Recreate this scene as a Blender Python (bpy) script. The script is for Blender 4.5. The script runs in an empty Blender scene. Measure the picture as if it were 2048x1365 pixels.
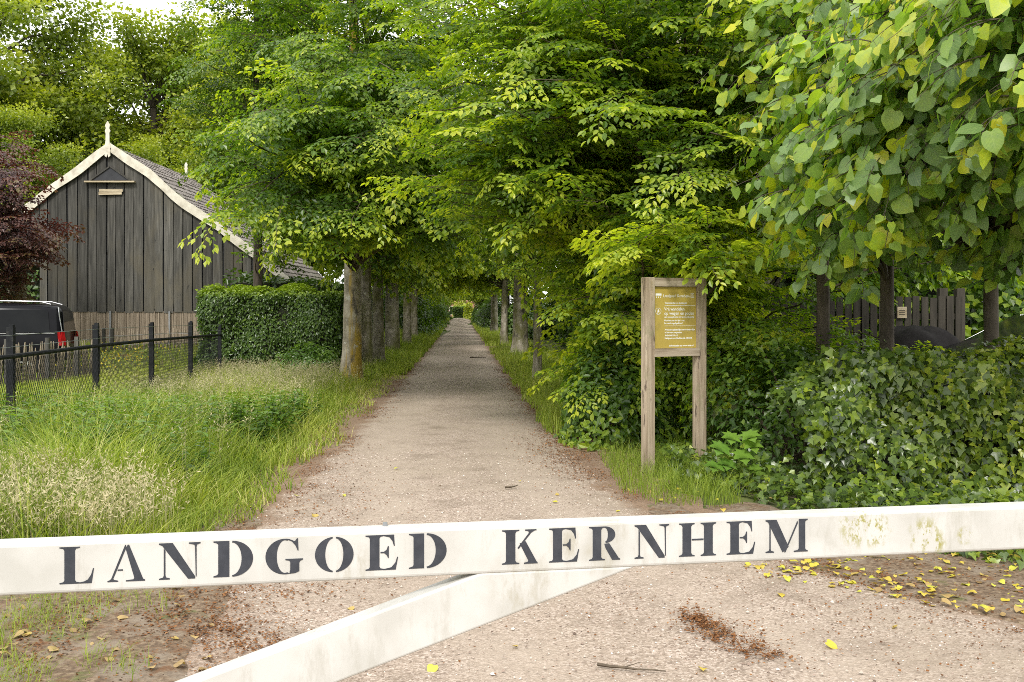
import bpy, math, random
import numpy as np
from mathutils import Matrix, Vector

# ------------------------------------------------------------------ camera, sky, sun, exposure
SC = bpy.context.scene
COL = SC.collection
R = math.radians
F, HX, HY, EYE = 1990.0, 1024.0, 620.0, 1.6      # focal length and horizon in photo pixels, eye height in metres

cam_d = bpy.data.cameras.new('camera')
cam = bpy.data.objects.new('camera', cam_d)
COL.objects.link(cam)
cam.location = (0, 0, EYE)
cam.rotation_euler = (R(90), 0, 0)
cam_d.sensor_width = 36
cam_d.lens = F / 2048 * 36
cam_d.shift_y = -(682.5 - HY) / 2048
cam_d.clip_end = 2000
SC.camera = cam

SUN_EL, SUN_AZ = 46, 192           # azimuth clockwise from +Y (the view direction): behind the camera and to the left
world = bpy.data.worlds.new('World')
SC.world = world
world.use_nodes = True
wn, wl = world.node_tree.nodes, world.node_tree.links
wn.clear()
sky = wn.new('ShaderNodeTexSky')
sky.sky_type = 'NISHITA'
sky.sun_disc = False
sky.sun_elevation = R(SUN_EL)
sky.sun_rotation = R(SUN_AZ)
sky.dust_density = 4.0
wmix = wn.new('ShaderNodeMixRGB')
wmix.inputs[0].default_value = 0.85             # a bright even cloud layer over the blue
wmix.inputs[2].default_value = (9.6, 9.6, 9.4, 1)
wbg = wn.new('ShaderNodeBackground')
wbg.inputs[1].default_value = 0.14
wout = wn.new('ShaderNodeOutputWorld')
wl.new(sky.outputs[0], wmix.inputs[1])
wl.new(wmix.outputs[0], wbg.inputs[0])
wl.new(wbg.outputs[0], wout.inputs[0])

sun_d = bpy.data.lights.new('sun', 'SUN')
sun_d.energy = 2.0
sun_d.angle = R(11)
sun_d.color = (1.0, 0.97, 0.92)
sun = bpy.data.objects.new('sun', sun_d)
COL.objects.link(sun)
_d = Vector((math.sin(R(SUN_AZ)) * math.cos(R(SUN_EL)), math.cos(R(SUN_AZ)) * math.cos(R(SUN_EL)), math.sin(R(SUN_EL))))
sun.rotation_euler = (-_d).to_track_quat('-Z', 'Y').to_euler()
sun.location = (0, 0, 40)

vs = SC.view_settings
vs.view_transform = 'Standard'
vs.look = 'None'
vs.gamma = 1
vs.use_curve_mapping = False
vs.exposure = 0.60
SC.render.engine = 'CYCLES'
cy = SC.cycles
cy.max_bounces = 9
cy.diffuse_bounces = 6
cy.glossy_bounces = 2
cy.transmission_bounces = 6
cy.transparent_max_bounces = 4
cy.use_denoising = False
cy.pixel_filter_type = 'BLACKMAN_HARRIS'
cy.filter_width = 0.9
cy.caustics_reflective = False
cy.caustics_refractive = False

# ------------------------------------------------------------------ helpers
rng = np.random.default_rng(7)
random.seed(7)


def Wp(px, py, Y):
    return np.array(((px - HX) * Y / F, Y, EYE - (py - HY) * Y / F))


def Xp(px, Y):
    return (px - HX) * Y / F


def sstep(a, b, x):
    t = np.clip((np.asarray(x, float) - a) / (b - a), 0, 1)
    return t * t * (3 - 2 * t)


def gz(x, y):
    return 0.5 * sstep(24.5, 31, y) * sstep(-3.8, -6.5, x)


def lane_c(y):
    return -0.1 - 0.05 * np.asarray(y, float)


def lane_edges(y):
    """left and right edge of the gravel at depth y"""
    y = np.asarray(y, float)
    c = lane_c(y)
    l = c - np.interp(y, [0, 4, 5.5, 7, 9, 12, 20, 130], [1.1, 1.2, 1.35, 1.5, 1.42, 1.36, 1.28, 1.15])
    r = c + np.interp(y, [0, 4, 5.5, 6.4, 7.8, 9, 12, 20, 130], [4.5, 3.6, 2.75, 2.2, 1.6, 1.42, 1.32, 1.22, 1.1])
    return l, r


def norm(a):
    return a / (np.linalg.norm(a, axis=-1, keepdims=True) + 1e-9)


def new_mesh(name, V, polys, mats=(), tint=None, smooth=False, midx=None):
    V = np.asarray(V, np.float32).reshape(-1, 3)
    me = bpy.data.meshes.new(name)
    polys = [np.asarray(p, np.int32).reshape(len(p), -1) for p in polys if len(p)]
    nl = sum(p.size for p in polys)
    npoly = sum(len(p) for p in polys)
    me.vertices.add(len(V))
    me.vertices.foreach_set('co', V.ravel())
    me.loops.add(nl)
    me.polygons.add(npoly)
    me.loops.foreach_set('vertex_index', np.concatenate([p.ravel() for p in polys]))
    tot = np.concatenate([np.full(len(p), p.shape[1], np.int32) for p in polys])
    me.polygons.foreach_set('loop_start', np.concatenate([[0], np.cumsum(tot)[:-1]]).astype(np.int32))
    me.polygons.foreach_set('use_smooth', np.full(npoly, bool(smooth)))
    if midx is not None:
        me.polygons.foreach_set('material_index', np.asarray(midx, np.int32))
    for m in mats:
        me.materials.append(m)
    if tint is not None:
        at = me.attributes.new('tint', 'FLOAT', 'POINT')
        at.data.foreach_set('value', np.asarray(tint, np.float32).ravel())
    me.update(calc_edges=True)
    return me


def obj(name, me, parent=None, loc=None):
    o = bpy.data.objects.new(name, me)
    COL.objects.link(o)
    if parent is not None:
        o.parent = parent
    if loc is not None:
        o.location = loc
    return o


def tag(o, label=None, cat=None, group=None, kind=None):
    if label:
        o['label'] = label
    if cat:
        o['category'] = cat
    if group:
        o['group'] = group
    if kind:
        o['kind'] = kind
    return o


def thing(name, label, cat, loc=(0, 0, 0), group=None, rz=0.0):
    o = bpy.data.objects.new(name, None)
    COL.objects.link(o)
    o.location = loc
    o.rotation_euler = (0, 0, rz)
    o.empty_display_size = 0.2
    return tag(o, label, cat, group)


def part(name, me, root):
    """mesh given in world coordinates, parented under an unrotated root"""
    o = obj(name, me, root)
    off, q = Vector((0, 0, 0)), root
    while q is not None:
        off += q.location
        q = q.parent
    o.location = -off
    return o


class MB:
    """collects polygons of one mesh"""

    def __init__(s):
        s.v, s.p, s.n, s.t = [], {}, 0, []

    def add(s, V, polys, tint=0.5):
        V = np.asarray(V, float).reshape(-1, 3)
        for p in polys:
            p = np.asarray(p, int)
            p = p.reshape(len(p), -1)
            s.p.setdefault(p.shape[1], []).append(p + s.n)
        s.v.append(V)
        s.t.append(np.full(len(V), tint, float) if np.isscalar(tint) else np.asarray(tint, float))
        s.n += len(V)
        return s

    def box(s, c, d, rz=0.0, taper=1.0, ax=None):
        x, y, z = np.array(d) / 2
        V = np.array([[sx * x * (taper if sz > 0 else 1), sy * y * (taper if sz > 0 else 1), sz * z] for sz in (-1, 1) for sx, sy in ((-1, -1), (1, -1), (1, 1), (-1, 1))])
        if ax is not None:
            V = V @ np.asarray(ax)
        if rz:
            co, si = math.cos(rz), math.sin(rz)
            V = V @ np.array([[co, si, 0], [-si, co, 0], [0, 0, 1]])
        s.add(V + np.asarray(c), [[[0, 3, 2, 1], [4, 5, 6, 7], [0, 1, 5, 4], [1, 2, 6, 5], [2, 3, 7, 6], [3, 0, 4, 7]]])
        return s

    def tube(s, P, r, sides=6, cap=True):
        P = np.asarray(P, float)
        n = len(P)
        r = np.broadcast_to(np.asarray(r, float), (n,))
        T = norm(np.gradient(P, axis=0))
        up = np.where(np.abs(T[:, 2:3]) > 0.9, [[1.0, 0, 0]], [[0, 0, 1.0]])
        A = norm(np.cross(T, up))
        for i in range(1, n):                       # keep the frame from flipping
            if np.dot(A[i], A[i - 1]) < 0.3:
                A[i] = norm(A[i - 1] - T[i] * np.dot(A[i - 1], T[i]))
        B = np.cross(T, A)
        a = np.linspace(0, 2 * np.pi, sides, endpoint=False)
        V = P[:, None] + r[:, None, None] * (np.cos(a)[None, :, None] * A[:, None] + np.sin(a)[None, :, None] * B[:, None])
        q = []
        for i in range(n - 1):
            for j in range(sides):
                k = (j + 1) % sides
                q.append([i * sides + j, i * sides + k, (i + 1) * sides + k, (i + 1) * sides + j])
        pol = [q]
        if cap:
            pol.append([list(range(sides))[::-1]])
            pol.append([[(n - 1) * sides + j for j in range(sides)]])
        s.add(V.reshape(-1, 3), pol)
        return s

    def prism(s, poly, axis_o, axis_u, axis_v, axis_w, t):
        """outline poly (n,2) in the u,v plane at axis_o, extruded by t along w"""
        poly = np.asarray(poly, float)
        n = len(poly)
        base = np.asarray(axis_o) + poly[:, :1] * np.asarray(axis_u) + poly[:, 1:2] * np.asarray(axis_v)
        V = np.vstack([base, base + np.asarray(axis_w) * t])
        s.add(V, [[list(range(n))[::-1]], [[n + i for i in range(n)]], [[i, (i + 1) % n, n + (i + 1) % n, n + i] for i in range(n)]])
        return s

    def mesh(s, name, mats, smooth=False, tint=False):
        return new_mesh(name, np.vstack(s.v), [np.vstack(x) for x in s.p.values()], mats, np.concatenate(s.t) if tint else None, smooth)

    def part(s, name, mat, root, smooth=False, tint=False):
        return part(name, s.mesh(name, [mat], smooth, tint), root)


# ------------------------------------------------------------------ materials
def nodes(name):
    m = bpy.data.materials.new(name)
    m.use_nodes = True
    nt = m.node_tree
    nt.nodes.clear()
    return m, nt, nt.nodes, nt.links


def ramp(N, pts, interp='LINEAR'):
    r = N.new('ShaderNodeValToRGB')
    e = r.color_ramp.elements
    r.color_ramp.interpolation = interp
    while len(e) < len(pts):
        e.new(0.5)
    for el, (p, c) in zip(e, pts):
        el.position = p
        el.color = (*c, 1) if len(c) == 3 else c
    return r


def leaf_mat(name, cols, trans=0.38, tcol=(1.5, 1.6, 0.35), rough=0.36, spec=0.55, scale=30.0, veins=0.0):
    m, nt, N, L = nodes(name)
    m['veins'] = veins
    at = N.new('ShaderNodeAttribute')
    at.attribute_name = 'tint'
    tc = N.new('ShaderNodeNewGeometry')
    no = N.new('ShaderNodeTexNoise')
    no.inputs['Scale'].default_value = scale
    no.inputs['Detail'].default_value = 3
    L.new(tc.outputs['Position'], no.inputs['Vector'])
    ma = N.new('ShaderNodeMath')
    ma.operation = 'MULTIPLY_ADD'
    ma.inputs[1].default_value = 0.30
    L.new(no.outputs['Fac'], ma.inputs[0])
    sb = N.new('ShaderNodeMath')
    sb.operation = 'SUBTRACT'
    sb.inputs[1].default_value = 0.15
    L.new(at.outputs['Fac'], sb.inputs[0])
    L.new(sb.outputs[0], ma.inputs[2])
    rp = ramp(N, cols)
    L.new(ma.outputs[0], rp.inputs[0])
    colour = rp.outputs[0]
    if veins:
        uv = N.new('ShaderNodeAttribute')
        uv.attribute_name = 'leafuv'
        sp = N.new('ShaderNodeSeparateXYZ')
        L.new(uv.outputs['Vector'], sp.inputs[0])

        def mth(op, a, b=None):
            q = N.new('ShaderNodeMath')
            q.operation = op
            for i_, v_ in enumerate((a, b)):
                if v_ is None:
                    continue
                if isinstance(v_, (int, float)):
                    q.inputs[i_].default_value = v_
                else:
                    L.new(v_, q.inputs[i_])
            return q.outputs[0]
        ay = mth('ABSOLUTE', sp.outputs['Y'])
        ph = mth('SUBTRACT', sp.outputs['X'], mth('MULTIPLY', ay, 0.85))
        side = mth('POWER', mth('ABSOLUTE', mth('SINE', mth('MULTIPLY', ph, 19.0))), 0.45)
        ribm = mth('MINIMUM', mth('MULTIPLY', ay, 28.0), 1.0)
        fac = mth('MULTIPLY', mth('SUBTRACT', 1.0, mth('MULTIPLY', side, ribm)), veins)
        vm = N.new('ShaderNodeMixRGB')
        vm.inputs[2].default_value = (0.50, 0.56, 0.22, 1)
        L.new(fac, vm.inputs[0])
        L.new(colour, vm.inputs[1])
        colour = vm.outputs[0]
    pb = N.new('ShaderNodeBsdfPrincipled')
    pb.inputs['Roughness'].default_value = rough
    pb.inputs['Specular IOR Level'].default_value = spec
    L.new(colour, pb.inputs['Base Color'])
    tr = N.new('ShaderNodeBsdfTranslucent')
    mu = N.new('ShaderNodeMixRGB')
    mu.blend_type = 'MULTIPLY'
    mu.inputs[0].default_value = 1
    mu.inputs[2].default_value = (*tcol, 1)
    L.new(colour, mu.inputs[1])
    L.new(mu.outputs[0], tr.inputs[0])
    mx = N.new('ShaderNodeMixShader')
    mx.inputs[0].default_value = trans
    L.new(pb.outputs[0], mx.inputs[1])
    L.new(tr.outputs[0], mx.inputs[2])
    o = N.new('ShaderNodeOutputMaterial')
    L.new(mx.outputs[0], o.inputs[0])
    return m


def surf(name, cols, scale=(8, 8, 8), detail=5, rough=0.7, bump=0.2, bdist=0.01, spec=0.4, second=None, metal=0.0, space='Object', dist=0.0, vary=0.0):
    """noise-driven colour ramp with a bump; second = (colour, scale, lo, hi) adds blotches"""
    m, nt, N, L = nodes(name)
    tc = N.new('ShaderNodeTexCoord')
    mp = N.new('ShaderNodeMapping')
    mp.inputs['Scale'].default_value = scale
    L.new(tc.outputs[space], mp.inputs[0])
    no = N.new('ShaderNodeTexNoise')
    no.inputs['Scale'].default_value = 1
    no.inputs['Detail'].default_value = detail
    no.inputs['Roughness'].default_value = 0.62
    no.inputs['Distortion'].default_value = dist
    L.new(mp.outputs[0], no.inputs['Vector'])
    rp = ramp(N, cols)
    L.new(no.outputs['Fac'], rp.inputs[0])
    colour = rp.outputs[0]
    for sec in (second or []):
        c, sc, lo, hi = sec
        n2 = N.new('ShaderNodeTexNoise')
        n2.inputs['Scale'].default_value = 1 if not np.isscalar(sc) else sc
        n2.inputs['Detail'].default_value = 6
        n2.inputs['Roughness'].default_value = 0.65
        if np.isscalar(sc):
            L.new(tc.outputs[space], n2.inputs['Vector'])
        else:
            mp2 = N.new('ShaderNodeMapping')
            mp2.inputs['Scale'].default_value = sc
            L.new(tc.outputs[space], mp2.inputs[0])
            L.new(mp2.outputs[0], n2.inputs['Vector'])
        r2 = ramp(N, [(lo, (0, 0, 0)), (hi, (1, 1, 1))])
        L.new(n2.outputs['Fac'], r2.inputs[0])
        mx = N.new('ShaderNodeMixRGB')
        mx.inputs[2].default_value = (*c, 1)
        L.new(r2.outputs[0], mx.inputs[0])
        L.new(colour, mx.inputs[1])
        colour = mx.outputs[0]
    if vary:                                        # each board has weathered a little differently
        oi = N.new('ShaderNodeObjectInfo')
        mr = N.new('ShaderNodeMapRange')
        mr.inputs['To Min'].default_value = 1 - vary * 0.75
        mr.inputs['To Max'].default_value = 1 + vary * 0.6
        L.new(oi.outputs['Random'], mr.inputs['Value'])
        vm = N.new('ShaderNodeVectorMath')
        vm.operation = 'SCALE'
        L.new(colour, vm.inputs[0])
        L.new(mr.outputs[0], vm.inputs['Scale'])
        colour = vm.outputs[0]
    pb = N.new('ShaderNodeBsdfPrincipled')
    pb.inputs['Roughness'].default_value = rough
    pb.inputs['Specular IOR Level'].default_value = spec
    pb.inputs['Metallic'].default_value = metal
    L.new(colour, pb.inputs['Base Color'])
    if bump:
        b = N.new('ShaderNodeBump')
        b.inputs['Strength'].default_value = bump
        b.inputs['Distance'].default_value = bdist
        L.new(no.outputs['Fac'], b.inputs['Height'])
        L.new(b.outputs[0], pb.inputs['Normal'])
    o = N.new('ShaderNodeOutputMaterial')
    L.new(pb.outputs[0], o.inputs[0])
    return m


M = {}
M['beech'] = leaf_mat('beech_leaf', [(0.0, (0.042, 0.088, 0.020)), (0.32, (0.105, 0.19, 0.030)), (0.66, (0.26, 0.35, 0.030)), (1.0, (0.48, 0.52, 0.05))], 0.48)
M['lime'] = leaf_mat('lime_leaf', [(0.0, (0.095, 0.165, 0.065)), (0.42, (0.19, 0.30, 0.10)), (0.64, (0.30, 0.43, 0.07)), (0.84, (0.50, 0.56, 0.035)), (1.0, (0.64, 0.60, 0.03))], 0.45, (1.15, 1.4, 0.5), 0.40, veins=0.24)
M['ivy'] = leaf_mat('ivy_leaf', [(0.0, (0.025, 0.052, 0.012)), (0.35, (0.085, 0.145, 0.018)), (0.7, (0.21, 0.29, 0.024)), (1.0, (0.38, 0.42, 0.035))], 0.30, (1.4, 1.5, 0.4), 0.30, 0.6, veins=0.10)
M['oak'] = leaf_mat('oak_leaf', [(0.0, (0.075, 0.12, 0.02)), (0.45, (0.20, 0.265, 0.032)), (1.0, (0.42, 0.45, 0.05))], 0.42, scale=2.0)
M['hedge'] = leaf_mat('hornbeam_leaf', [(0.0, (0.028, 0.060, 0.013)), (0.5, (0.095, 0.165, 0.022)), (1.0, (0.28, 0.38, 0.03))], 0.34, scale=8)
M['purple'] = leaf_mat('copper_leaf', [(0.0, (0.028, 0.020, 0.018)), (0.4, (0.075, 0.036, 0.034)), (0.75, (0.17, 0.085, 0.065)), (1.0, (0.14, 0.11, 0.04))], 0.28, (1.6, 0.7, 0.6), 0.35)
M['grass'] = leaf_mat('grass_blade', [(0.0, (0.08, 0.14, 0.022)), (0.45, (0.22, 0.30, 0.04)), (0.8, (0.40, 0.45, 0.08)), (1.0, (0.56, 0.52, 0.22))], 0.38, (1.25, 1.35, 0.4), 0.5, 0.2, 3)
M['seed'] = leaf_mat('seed_head', [(0.0, (0.30, 0.29, 0.15)), (0.5, (0.50, 0.45, 0.27)), (1.0, (0.66, 0.58, 0.38))], 0.35, (1.1, 1.1, 0.9), 0.6, 0.2, 3)
M['nettle'] = leaf_mat('nettle_leaf', [(0.0, (0.04, 0.09, 0.016)), (0.5, (0.085, 0.17, 0.024)), (1.0, (0.19, 0.29, 0.04))], 0.34)
M['yellow_leaf'] = leaf_mat('fallen_leaf', [(0.0, (0.16, 0.09, 0.04)), (0.35, (0.40, 0.28, 0.11)), (0.7, (0.56, 0.44, 0.05)), (1.0, (0.52, 0.52, 0.07))], 0.2, (1.1, 1.1, 0.6), 0.5)
M['flower'] = leaf_mat('buttercup', [(0.0, (0.6, 0.42, 0.01)), (1.0, (0.75, 0.6, 0.02))], 0.3, (1, 1, 0.4))
M['litter'] = leaf_mat('bud_scale', [(0.0, (0.085, 0.040, 0.020)), (0.5, (0.20, 0.085, 0.030)), (1.0, (0.36, 0.20, 0.09))], 0.1, (1, 1, 1), 0.8, 0.2)
M['twig'] = surf('twig_bark', [(0.3, (0.055, 0.042, 0.03)), (0.7, (0.13, 0.10, 0.065))], (20, 20, 20), rough=0.8)
M['beech_bark'] = surf('beech_bark', [(0.3, (0.15, 0.13, 0.095)), (0.5, (0.30, 0.265, 0.205)), (0.7, (0.46, 0.42, 0.34))], (5, 5, 6), rough=0.85, bump=0.5, bdist=0.03,
                       second=[((0.14, 0.135, 0.05), (2.2, 2.2, 0.9), 0.48, 0.62), ((0.085, 0.075, 0.055), (4, 4, 2.5), 0.58, 0.66), ((0.46, 0.44, 0.38), 6.0, 0.62, 0.70)])
M['lichen_bark'] = surf('lichen_bark', [(0.3, (0.15, 0.13, 0.09)), (0.5, (0.30, 0.26, 0.19)), (0.7, (0.46, 0.42, 0.33))], (5, 5, 6), rough=0.85, bump=0.5, bdist=0.03,
                        second=[((0.34, 0.23, 0.03), (3.2, 3.2, 0.30), 0.47, 0.55), ((0.085, 0.075, 0.055), (4, 4, 2.5), 0.58, 0.66), ((0.46, 0.44, 0.38), 6.0, 0.62, 0.70)])
M['lime_bark'] = surf('lime_bark', [(0.3, (0.05, 0.04, 0.03)), (0.7, (0.13, 0.105, 0.08))], (10, 10, 4), rough=0.9, bump=0.4)
M['oak_bark'] = surf('oak_bark', [(0.3, (0.03, 0.025, 0.018)), (0.7, (0.09, 0.07, 0.05))], (6, 6, 2), rough=0.9, bump=0.5, bdist=0.04)
M['soil'] = surf('soil_and_turf', [(0.35, (0.055, 0.06, 0.02)), (0.55, (0.10, 0.12, 0.03)), (0.7, (0.16, 0.17, 0.05))], (3, 3, 3), rough=0.95, bump=0.4,
                 second=[((0.13, 0.085, 0.05), 0.9, 0.56, 0.68)])
M['mulch'] = surf('leaf_mould', [(0.3, (0.07, 0.045, 0.028)), (0.5, (0.155, 0.105, 0.065)), (0.72, (0.30, 0.23, 0.155))], (34, 34, 34), rough=0.95, bump=0.8, bdist=0.02,
                  second=[((0.22, 0.175, 0.13), 4.0, 0.48, 0.62), ((0.15, 0.075, 0.035), 7.0, 0.55, 0.66), ((0.10, 0.12, 0.03), 3.0, 0.60, 0.72)])


def gravel_mat():
    m, nt, N, L = nodes('gravel_lane')
    tc = N.new('ShaderNodeTexCoord')
    vo = N.new('ShaderNodeTexVoronoi')
    vo.inputs['Scale'].default_value = 95
    L.new(tc.outputs['Object'], vo.inputs['Vector'])
    rp = ramp(N, [(0.0, (0.185, 0.138, 0.108)), (0.3, (0.295, 0.232, 0.182)), (0.65, (0.375, 0.30, 0.242)), (1.0, (0.52, 0.44, 0.375))])
    sx = N.new('ShaderNodeSeparateColor')
    L.new(vo.outputs['Color'], sx.inputs[0])
    L.new(sx.outputs[0], rp.inputs[0])
    col = rp.outputs[0]
    # packed sandy wear, large and soft
    for c, sc, lo, hi, k in (((0.325, 0.265, 0.205), 0.7, 0.42, 0.66, 0.75), ((0.185, 0.142, 0.106), 2.3, 0.50, 0.70, 0.7)):
        n = N.new('ShaderNodeTexNoise')
        n.inputs['Scale'].default_value = sc
        n.inputs['Detail'].default_value = 8
        n.inputs['Roughness'].default_value = 0.68
        L.new(tc.outputs['Object'], n.inputs['Vector'])
        r2 = ramp(N, [(lo, (0, 0, 0)), (hi, (k, k, k))])
        L.new(n.outputs['Fac'], r2.inputs[0])
        mx = N.new('ShaderNodeMixRGB')
        mx.inputs[2].default_value = (*c, 1)
        L.new(r2.outputs[0], mx.inputs[0])
        L.new(col, mx.inputs[1])
        col = mx.outputs[0]
    ta = N.new('ShaderNodeAttribute')
    ta.attribute_name = 'track'
    tn_ = N.new('ShaderNodeTexNoise')
    tn_.inputs['Scale'].default_value = 1.7
    tn_.inputs['Detail'].default_value = 7
    L.new(tc.outputs['Object'], tn_.inputs['Vector'])
    tm = N.new('ShaderNodeMath')
    tm.operation = 'MULTIPLY'
    L.new(ta.outputs['Fac'], tm.inputs[0])
    L.new(tn_.outputs['Fac'], tm.inputs[1])
    mt = N.new('ShaderNodeMixRGB')
    mt.inputs[2].default_value = (0.40, 0.33, 0.265, 1)
    L.new(tm.outputs[0], mt.inputs[0])
    L.new(col, mt.inputs[1])
    col = mt.outputs[0]
    # reddish bud scales and leaf mould gathering along the edges ('tint' = closeness to the edge)
    at = N.new('ShaderNodeAttribute')
    at.attribute_name = 'tint'
    n = N.new('ShaderNodeTexNoise')
    n.inputs['Scale'].default_value = 3.0
    n.inputs['Detail'].default_value = 9
    n.inputs['Roughness'].default_value = 0.72
    L.new(tc.outputs['Object'], n.inputs['Vector'])
    ad = N.new('ShaderNodeMath')
    ad.operation = 'ADD'
    L.new(at.outputs['Fac'], ad.inputs[0])
    L.new(n.outputs['Fac'], ad.inputs[1])
    r3 = ramp(N, [(0.80, (0, 0, 0)), (1.14, (0.62, 0.62, 0.62))])
    L.new(ad.outputs[0], r3.inputs[0])
    n4 = N.new('ShaderNodeTexNoise')
    n4.inputs['Scale'].default_value = 60
    n4.inputs['Detail'].default_value = 4
    L.new(tc.outputs['Object'], n4.inputs['Vector'])
    r4 = ramp(N, [(0.3, (0.07, 0.04, 0.022)), (0.55, (0.19, 0.10, 0.05)), (0.75, (0.32, 0.21, 0.13))])
    L.new(n4.outputs['Fac'], r4.inputs[0])
    mx = N.new('ShaderNodeMixRGB')
    L.new(r3.outputs[0], mx.inputs[0])
    L.new(col, mx.inputs[1])
    L.new(r4.outputs[0], mx.inputs[2])
    pb = N.new('ShaderNodeBsdfPrincipled')
    pb.inputs['Roughness'].default_value = 0.92
    pb.inputs['Specular IOR Level'].default_value = 0.2
    L.new(mx.outputs[0], pb.inputs['Base Color'])
    bm = N.new('ShaderNodeBump')
    bm.inputs['Strength'].default_value = 0.7
    bm.inputs['Distance'].default_value = 0.006
    L.new(vo.outputs['Distance'], bm.inputs['Height'])
    b2 = N.new('ShaderNodeBump')
    b2.inputs['Strength'].default_value = 0.35
    b2.inputs['Distance'].default_value = 0.03
    L.new(n.outputs['Fac'], b2.inputs['Height'])
    L.new(b2.outputs[0], bm.inputs['Normal'])
    L.new(bm.outputs[0], pb.inputs['Normal'])
    o = N.new('ShaderNodeOutputMaterial')
    L.new(pb.outputs[0], o.inputs[0])
    return m


M['gravel'] = gravel_mat()

# ------------------------------------------------------------------ leaf templates: x = base to tip, y = across, z = upper face
def leaf_beech():
    o = [(0, 0), (0.28, 0.25), (0.62, 0.27), (1.0, 0.0)]
    V = [(0, 0, 0), (0.28, 0.25, 0.07), (0.64, 0.25, 0.05), (1, 0, -0.10), (0.64, -0.25, 0.05), (0.28, -0.25, 0.07)]
    return np.array(V, float), np.array([[0, 3, 2, 1], [0, 5, 4, 3]])


def leaf_outline(pts, cup=0.25, mid=3):
    """two halves mirrored on the midrib; pts = outline of the +y half from base to tip"""
    pts = np.array(pts, float)
    n = len(pts)
    xs = pts[:, 0].clip(0, 1)
    V, Q = [], []
    for x in xs:
        V.append((x, 0, -0.12 * x * x))
    for sgn in (1, -1):
        b = len(V)
        for (x, y) in pts:
            V.append((x, sgn * y, cup * abs(y) - 0.14 * x * x - 0.25 * y * y))
        for i in range(n - 1):
            q = [i, i + 1, b + i + 1, b + i]
            Q.append(q if sgn > 0 else q[::-1])
    return np.array(V), np.array(Q)


LF_BEECH = leaf_beech()
LF_BEECH_HI = leaf_outline([(0, 0), (0.12, 0.16), (0.3, 0.27), (0.5, 0.30), (0.7, 0.24), (0.87, 0.11), (1, 0)], 0.22)
LF_LIME = leaf_outline([(0.0, 0.0), (-0.10, 0.16), (-0.04, 0.34), (0.14, 0.46), (0.38, 0.49), (0.60, 0.42), (0.79, 0.25), (0.90, 0.09), (1.0, 0.0)], 0.18)
LF_LIME_LO = leaf_outline([(0.0, 0.0), (-0.08, 0.28), (0.25, 0.49), (0.72, 0.25), (1.0, 0.0)], 0.18)
LF_IVY = leaf_outline([(0.0, 0.0), (-0.14, 0.22), (0.05, 0.34), (0.16, 0.56), (0.36, 0.34), (0.55, 0.27), (0.8, 0.12), (1.0, 0.0)], 0.15)
LF_IVY_LO = (np.array([(0, 0, 0), (-0.1, 0.26, 0.03), (0.16, 0.54, 0.02), (0.45, 0.27, 0.03), (1, 0, -0.12), (0.45, -0.27, 0.03), (0.16, -0.54, 0.02), (-0.1, -0.26, 0.03)], float), np.array([[0, 4, 3], [0, 3, 2], [0, 2, 1], [0, 5, 4], [0, 6, 5], [0, 7, 6]]))
LF_MAPLE = leaf_outline([(0.0, 0.0), (-0.12, 0.3), (0.08, 0.28), (0.12, 0.62), (0.3, 0.42), (0.62, 0.60), (0.58, 0.30), (0.74, 0.24), (0.82, 0.12), (1.0, 0.0)], 0.12)
LF_CLUMP = (np.array([(0, 0, 0), (0.5, 0.42, 0.12), (1, 0, -0.05), (0.5, -0.42, 0.12)], float), np.array([[0, 3, 2, 1]]))
LF_CLUMP2 = (np.array([(0, 0, 0), (0.45, 0.40, 0.1), (1, 0, -0.1), (0.45, -0.40, 0.1)], float), np.array([[0, 2, 1], [0, 3, 2]]))


def leaf_uv(me, TV):
    at = me.attributes.new('leafuv', 'FLOAT_VECTOR', 'POINT')
    at.data.foreach_set('vector', np.asarray(TV, np.float32).ravel())
    return me


def leaves_mesh(name, tmpl, pos, xd, nr, size, tint, mat):
    TV, TQ = tmpl
    xd = norm(xd)
    yd = norm(np.cross(nr, xd))
    zd = np.cross(xd, yd)
    V = pos[:, None] + size[:, None, None] * (TV[None, :, 0:1] * xd[:, None] + TV[None, :, 1:2] * yd[:, None] + TV[None, :, 2:3] * zd[:, None])
    k = len(TV)
    Q = (TQ[None] + (np.arange(len(pos)) * k)[:, None, None]).reshape(-1, TQ.shape[1])
    me = new_mesh(name, V.reshape(-1, 3), [Q], [mat], np.repeat(tint, k), smooth=len(TV) > 6)
    if mat.get('veins'):
        leaf_uv(me, np.tile(TV, (len(pos), 1)))
    return me


def in_view(pos, margin=20):
    y = np.maximum(pos[:, 1], 0.1)
    px = HX + pos[:, 0] * F / y
    py = HY - (pos[:, 2] - EYE) * F / y
    return (pos[:, 1] > 0.5) & (px > margin) & (px < 2048 - margin) & (py > margin) & (py < 1365 - margin)


HERO = {}


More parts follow.
